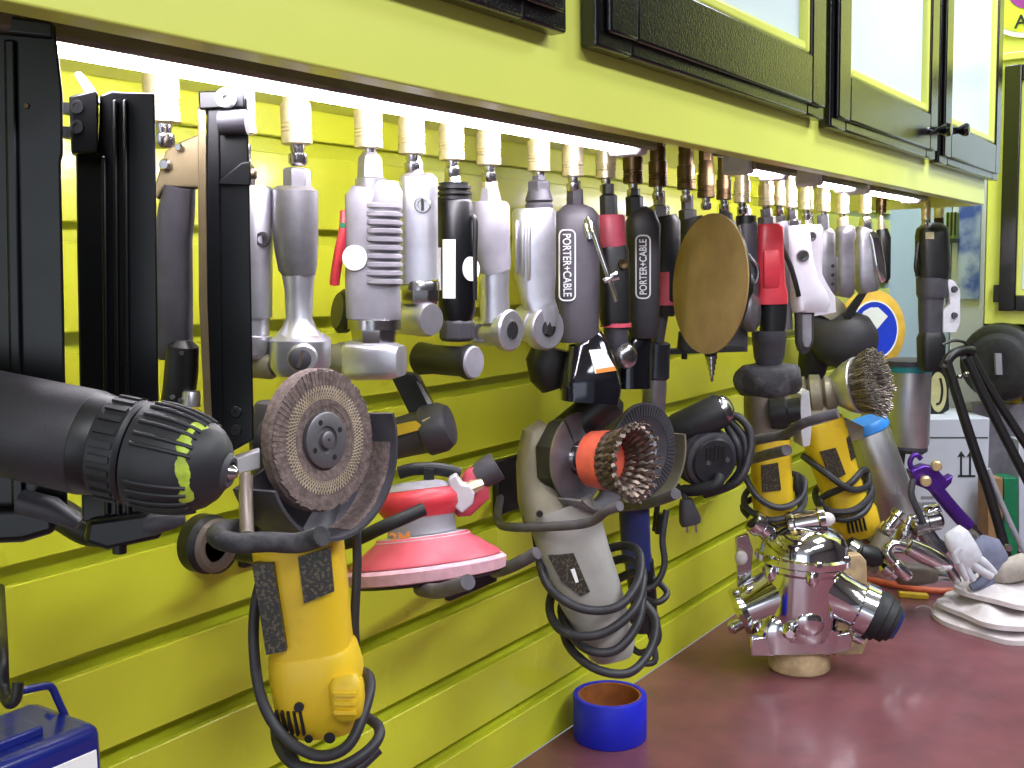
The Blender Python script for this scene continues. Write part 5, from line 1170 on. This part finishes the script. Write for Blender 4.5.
sg.text('letter', 'A', pA, V((1, 0, 0)), UZ, rr * .25, INK)

# carton with arrows
f = Fr(938, 552, Z=0); s = f.s
T = Thing('carton', 'grey-white carton printed with two black upward arrows', 'carton', f.O)
B0 = f.p(886, 420, 0); B1 = f.p(990, 420, 0); wd = (B1 - B0).length; hh = B0.z
cen = (B0 + B1) / 2
bx = MB().box(V((cen.x, cen.y, hh / 2)) + FH * .09 + UZ * .0005, RH * wd / 2, FH * .09, UZ * hh / 2)
T.add('box', bx, BOXW, bevel=.003)
T.add('flap_seam', MB().plate(f, [(888, 437), (988, 437), (988, 438.2), (888, 438.2)], -.5, .2), DGREY)
ar = MB()
for x in (961, 970):
    ar.plate(f, [(x - .9 - .2, 475), (x + .9 - .2, 475), (x + .7, 456), (x + 4, 457), (x, 451), (x - 3.6, 457), (x - .9, 456)], -1, -.2)
ar.plate(f, [(958, 475), (975, 475), (975, 476.6), (958, 476.6)], -1, -.2)
T.add('arrow_print', ar, INK, label='two black upward arrows over a line')
pr = MB()
for k, (x0, x1) in enumerate(((921, 934), (922, 936), (922, 932))): pr.plate(f, [(x0, 496 + k * 6), (x1, 496 + k * 6), (x1, 498 + k * 6), (x0, 498 + k * 6)], -1, -.2)
T.add('small_print', pr, MGREY)
# card standing on the carton
q = Fr(937, 420, depth=f.depth + .05)
T = Thing('card', 'dark card with a cream oval standing on the grey-white carton', 'card', q.p(937, 421))
T.add('board', MB().plate(q, [(928, 372), (948, 368), (949, 410), (929, 421)], 0, 2), BLK)
ov = [q.p(938 + 8.5 * math.cos(a), 392 + 20 * math.sin(a), -.2) for a in [2 * math.pi * k / 28 for k in range(28)]]
T.add('oval', MB().prism(ov, -FH * .0006), pm('cream_print', '#b3ad7c', .6))
T.add('oval_mark', MB().tube([q.p(x, y, -.8) for x, y in ((940, 378), (942, 390), (940, 402), (936, 404))], 1.2 * q.s, 6), BLK)

# black lever arms leaning at the right
f = Fr(985, 450, depth=2.12); s = f.s
T = Thing('lever_frame', 'pair of black steel lever arms leaning in front of the carton', 'lever arms', f.p(1005, 572))
def arm(name, pts, r, w): return T.add(name, MB().plate(f, pts, w, w + 7), BLK, bevel=.002)
T.add('arm', MB().tube([f.p(946, 360, 0), f.p(968, 430, 0), f.p(992, 505, -2), f.p(1008, 566, -4)], 6 * s, 12, flat=.8), BLK)
T.add('arm', MB().tube([f.p(970, 358, 10), f.p(990, 400, 10), f.p(1012, 445, 8), f.p(1040, 500, 6)], 6 * s, 12, flat=.8), BLK)
T.add('arm', MB().tube([f.p(976, 352, 16), f.p(1000, 395, 16), f.p(1040, 458, 14)], 4.5 * s, 12), BLK)
T.add('cross_bar', MB().tube([f.p(944, 368, 0), f.p(952, 356, 2), f.p(966, 351, 8), f.p(978, 352, 14)], 5 * s, 12), BLK)
T.add('trigger_wire', MB().tube([f.p(944, 345, 4), f.p(956, 341, 6), f.p(968, 343, 8), f.p(976, 350, 12)], 1.5 * s, 8), BLK)
for x, y in ((957, 376), (964, 373.5)): T.add('bolt', MB().rev(f.p(x, y, -5), f.p(x, y, -9), [(0, 2.6 * s), (.6, 2.6 * s), (1, 1.2 * s)], 12), STEEL)
T.add('foot_bolt', MB().rev(f.p(1003, 545, -9), f.p(1003, 545, -14), [(0, 4 * s), (1, 3 * s)], 12), STEEL)
T.add('brace', MB().tube([f.p(990, 470, 6), f.p(1010, 520, 4), f.p(1030, 560, 4)], 3 * s, 10), MGREY)
T.add('foot', MB().loft(f, [(1000, 560, -2, 8, 8), (1012, 572, -2, 12, 10), (1020, 582, -2, 9, 9)], 2.4), BLK)

# crates and motor behind the levers
f = Fr(1012, 530, depth=2.42); s = f.s
def carton(x0, y0, x1, y1, dep, name, label, mat, cat='box'):
    q = Fr((x0 + x1) / 2, y1, depth=dep)
    return single(name, label, cat, MB().plate(q, [(x0, y0), (x1, y0), (x1, y1), (x0, y1)], 0, 24), mat, q.O, bevel=.002)
carton(988, 478, 1003, 552, 2.44, 'carton', 'brown carton standing on end right of the arrow printed carton', BOXB)
carton(1004, 478, 1018, 556, 2.46, 'plastic_case', 'dark green plastic case behind the black lever arms', GREEN)
carton(1019, 440, 1060, 552, 2.5, 'carton', 'pale carton at the right edge behind the black lever arms', BOXW)
carton(972, 404, 1060, 476, 2.62, 'storage_crate', 'grey crate under the round black motor', MGREY)
f = Fr(1003, 362, depth=2.5); s = f.s
T = Thing('motor', 'round black motor housing below the second cabinet at the right', 'motor', f.p(1003, 400))
nv = (-RH * .62 - FH * .78).normalized(); c = f.p(998, 363)
T.add('housing', MB().rev(c - nv * 55 * s, c, [(0, 38 * s), (.8, 40 * s), (.92, 38 * s), (1, 31 * s)], 40), BLK)
T.add('face', MB().rev(c, c + nv * 3 * s, [(0, 30 * s), (.6, 26 * s), (1, 24 * s), (.6, 10 * s)], 36), RUB)
T.add('badge', MB().plate(f, [(992, 353), (998, 353), (999, 374), (993, 374)], -8, -4), MGREY)
q = Fr(1014, 398, depth=2.62)
single('yellow_fitting', 'small crumpled yellow scrap below the round black motor', 'scrap', MB().ball(q.O, 8 * q.s, 8 * q.s, 9 * q.s, 7), pm('mustard_cloth', '#b09a2c', .8, bump=.8, bscale=80), q.O, ang=20)

# spray guns, cups and the heap of polished tools
f = Fr(885, 470, depth=2.22); s = f.s
T = Thing('spray_cup', 'tilted polished cup with bright blue rim behind the far yellow grinder', 'spray cup', f.p(905, 520))
a, b = f.p(865, 424, 0), f.p(903, 522, 0)
T.add('cup', MB().rev(a, b, [(.02, 20 * s), (.04, 21 * s), (.95, 20 * s), (1, 16 * s)], 36), CUPM)
T.add('rim', MB().rev(a, b, [(-.02, 15 * s), (-.03, 21 * s), (-.01, 22.5 * s), (.06, 22.5 * s), (.07, 21 * s)], 36), BLUER, label='bright blue rim')
f = Fr(907, 410, depth=2.34); s = f.s
T = Thing('spray_gun', 'spray gun with upright metal cup and teal lid beside the purple one', 'spray gun', f.p(900, 545))
a, b = f.p(907, 447, 0), f.p(909, 362, 0)
T.add('cup', MB().rev(a, b, [(-.03, 12 * s), (0, 19 * s), (.05, 21 * s), (.9, 21.5 * s)], 34), CUPM)
T.add('lid', MB().rev(a, b, [(.89, 22 * s), (.96, 22 * s), (.97, 20 * s)], 34), TEAL, label='teal lid')
T.add('lid_top', MB().rev(a, b, [(.96, 23 * s), (1.02, 23 * s), (1.04, 18 * s)], 34), DGREY)
T.add('base_ring', MB().rev(f.p(906, 452), f.p(907, 445), [(0, 16 * s), (.5, 20 * s), (1, 20 * s)], 30), DGREY)
T.add('stem', MB().tube([f.p(901, 450, 0), f.p(899, 470, 0), f.p(903, 490, 0), f.p(910, 510, 0), f.p(912, 545, 0)], 5 * s, 12), DGREY)
T.add('gun_body', MB().loft(f, [(893, 500, 4, 5, 5), (903, 505, 0, 9, 8), (922, 512, 0, 8, 8), (930, 515, 0, 5, 5)], 2.6, ax=UZ), ALUD)
f = Fr(942, 495, depth=2.08); s = f.s
T = Thing('spray_gun', 'purple spray gun leaning against the arrow printed carton', 'spray gun', f.p(975, 535))
T.add('handle', MB().tube([f.p(925, 474, 0), f.p(940, 494, 0), f.p(955, 512, 0), f.p(968, 526, 0)], 8.8 * s, 14, flat=.8), PURPLE)
T.add('gun_head', MB().plate(f, [(908, 470), (922, 464), (933, 466), (944, 478), (951, 474), (949, 482), (941, 490), (934, 494), (924, 488), (914, 484)], -7, 8), PURPLE, bevel=.003)
T.add('hook', MB().tube([f.p(914, 472, 0), f.p(910, 464, 0), f.p(912, 457, 0), f.p(917, 455, 0), f.p(921, 459, 0)], 2.6 * s, 10), PURPLE)
for x, y, w in ((922, 478, -8), (935, 464, -2)): T.add('knob', MB().rev(f.p(x, y, w), f.p(x - 2, y + 1, w - 8), [(0, 4 * s), (.3, 5.4 * s), (.8, 5.4 * s), (1, 4 * s)], 16), pm('cream_brass', '#cdb98a', .35, .6))
T.add('trigger', MB().tube([f.p(912, 478, -4), f.p(909, 492, -6), f.p(914, 506, -6), f.p(922, 522, -4)], 3.4 * s, 10), DGREY)
T.add('air_inlet', MB().rev(f.p(967, 524, 0), f.p(980, 536, 0), [(0, 5 * s), (.4, 6 * s), (.6, 4 * s), (1, 4 * s)], 6), STEEL)

def heap(name, label, cat, ax, r, prof, mat, dep, ex=None):
    q = Fr(ax[0][0], ax[0][1], depth=dep)
    T = Thing(name, label, cat, q.p(*ax[0]), 'polished tools heaped at the far end')
    a, b = q.p(*ax[0]), q.p(*ax[1])
    T.add('body', MB().rev(a, b, [(t, k * r * q.s) for t, k in prof], 24), mat)
    return T, q, a, b
T, q, a, b = heap('air_ratchet', 'polished ratchet lying foremost in the heap, long oval head', 'air ratchet', ((906, 545, 0), (950, 566, -4)), 10, [(0, .5), (.05, .9), (.4, 1.05), (.8, .9), (.95, .6), (1, .4)], CHROME, 2.02)
T.add('neck', MB().rev(q.p(946, 563, 0), q.p(958, 582, 0), [(0, 4 * q.s), (.7, 5 * q.s), (1, 4 * q.s)], 16), STEEL)
T, q, a, b = heap('air_drill', 'polished air tool with square body below the purple spray gun', 'air tool', ((912, 528, 6), (944, 520, 4)), 12, [(0, .7), (.1, 1), (.5, 1), (.55, .8), (.9, .8), (1, .5)], STEEL, 2.1)
T.add('handle', MB().loft(q, [(925, 530, 6, 8, 7), (934, 545, 4, 9, 8), (946, 552, 2, 7, 6)], 3), STEEL)
T, q, a, b = heap('air_wrench', 'polished short tool standing behind the tilted blue rimmed cup foot', 'air tool', ((884, 532, 0), (902, 512, 2)), 8, [(0, .8), (.1, 1), (.3, 1), (.35, .7), (.7, .7), (.75, 1), (.95, 1), (1, .7)], CHROME, 2.05)
T.add('grip', MB().rev(q.p(886, 535), q.p(868, 570, 0), [(0, 9 * q.s), (.6, 11 * q.s), (1, 8 * q.s)], 20), BGREY)
T, q, a, b = heap('socket_holder', 'small polished fitting low at the left of the heap', 'fitting', ((880, 562, -4), (894, 574, -8)), 8, [(0, .6), (.2, 1), (.6, 1), (.7, .7), (1, .6)], CHROME, 2.03)
T.add('valve', MB().rev(q.p(886, 560, -6), q.p(888, 548, -6), [(0, 5 * q.s), (1, 4 * q.s)], 12), BRASS)
T, q, a, b = heap('air_drill', 'dark bronze tool lying under the long oval ratchet head', 'air tool', ((896, 574, 4), (940, 576, 4)), 12, [(0, .5), (.1, .95), (.5, 1), (.9, .7), (1, .4)], BRWN, 2.06)
T.add('nose', MB().rev(q.p(938, 576, 4), q.p(958, 578, 2), [(0, 7 * q.s), (.5, 5 * q.s), (1, 4 * q.s)], 16), STEEL)
T, q, a, b = heap('die_grinder', 'black and chrome tool lying just right of the pump top', 'air tool', ((846, 548, 4), (882, 560, 0)), 12, [(0, .6), (.1, 1), (.35, 1), (.4, .8), (.8, .9), (1, .5)], BLK, 2.0)
T.add('chrome_end', MB().rev(q.p(850, 549, 0), q.p(856, 552, -4), [(0, 11 * q.s), (1, 10 * q.s)], 18), CHROME)
T, q, a, b = heap('air_wrench', 'polished double ended tool leaning left of the square bodied one', 'air tool', ((900, 548, 6), (914, 518, 8)), 7, [(0, .8), (.1, 1), (.3, 1), (.35, .7), (.7, .7), (.75, 1), (.95, 1), (1, .7)], CHROME, 2.1)
T.add('collar', MB().rev(q.p(904, 540, 6), q.p(909, 530, 6), [(0, 7 * q.s), (.5, 8 * q.s), (1, 7 * q.s)], 16), STEEL)
T, q, a, b = heap('pipe_elbow', 'bent chrome pipe lying low between the black tool and long oval head', 'fitting', ((892, 560, -6), (906, 576, -8)), 6, [(0, .8), (.1, 1), (.9, 1), (1, .8)], CHROME, 2.0)
T.add('bend', MB().tube([q.p(892, 560, -6), q.p(886, 552, -4), q.p(892, 544, -2), q.p(904, 546, -2)], 5 * q.s, 12), CHROME)
T, q, a, b = heap('socket', 'chrome socket at the top of the heap beside the purple spray gun handle', 'socket', ((926, 514, 2), (940, 508, 0)), 8, [(0, .9), (.1, 1), (.5, 1), (.55, .75), (.95, .75), (1, .6)], CHROME, 2.12)
T.add('drive', MB().rev(q.p(925, 514, 2), q.p(920, 517, 2), [(0, 4 * q.s), (1, 4 * q.s)], 4), STEEL)
# gloves
f = Fr(965, 555, depth=2.0); s = f.s
def glove(label, mat, palm, fingers, dep):
    q = Fr(palm[0][0], palm[0][1], depth=dep)
    T = Thing('work_glove', label, 'glove', q.p(palm[-1][0], palm[-1][1]), 'work gloves on the heap')
    T.add('palm', MB().loft(q, palm, 2.4), mat, ang=80)
    for fp, r in fingers: T.add('finger', MB().tube([q.p(*p) for p in fp], r * q.s, 12, r1=r * .75 * q.s), mat, ang=80)
glove('pale grey work glove draped over the heap below the purple spray gun', GLOVEW,
      [(951, 529, -2, 9, 4), (955, 536, -4, 13, 7), (962, 550, -6, 14, 8), (968, 560, -6, 13, 7), (972, 565, -6, 8, 5)],
      [([(966, 558, -8), (974, 566, -9), (988, 574, -8)], 5), ([(970, 553, -6), (982, 562, -7), (992, 572, -5)], 5), ([(962, 562, -8), (966, 572, -8), (970, 578, -8)], 4.6), ([(957, 560, -8), (960, 570, -8), (964, 577, -8)], 4.4), ([(956, 545, -10), (951, 552, -10), (953, 560, -10)], 4)], 1.96)
glove('blue-grey work glove bunched at the right of the pale one', GLOVEB,
      [(978, 540, 2, 8, 6), (984, 548, 0, 17, 9), (990, 560, 0, 18, 10), (992, 572, 0, 14, 9), (990, 580, 0, 9, 6)],
      [([(984, 574, -6), (976, 582, -6), (968, 586, -6)], 5), ([(990, 576, -4), (984, 586, -4), (978, 590, -4)], 5), ([(996, 574, -2), (998, 584, -2), (994, 590, -2)], 4.6), ([(1000, 566, 0), (1007, 572, 0), (1010, 580, 0)], 4.4), ([(980, 560, -9), (972, 564, -10), (968, 570, -9)], 4.4)], 2.02)
q = Fr(1010, 575, depth=2.02)
single('cloth_bundle', 'small bundle of grey cloth right of the gloves above the white rag', 'cloth', MB().loft(q, [(992, 578, 0, 5, 5), (1004, 572, 0, 12, 10), (1024, 566, 0, 13, 12), (1044, 566, 0, 8, 8)], 2.3, ax=UZ), pm('greige_cloth', '#a09890', .9, 0, .15, 50, .7, 150), q.O, ang=80)
SC.view_settings.view_transform = 'Standard'; SC.view_settings.look = 'None'
SC.view_settings.exposure = .16; SC.view_settings.gamma = 1; SC.view_settings.use_curve_mapping = False
SC.cycles.use_denoising = True
SC.cycles.max_bounces = 6; SC.cycles.sample_clamp_indirect = 6
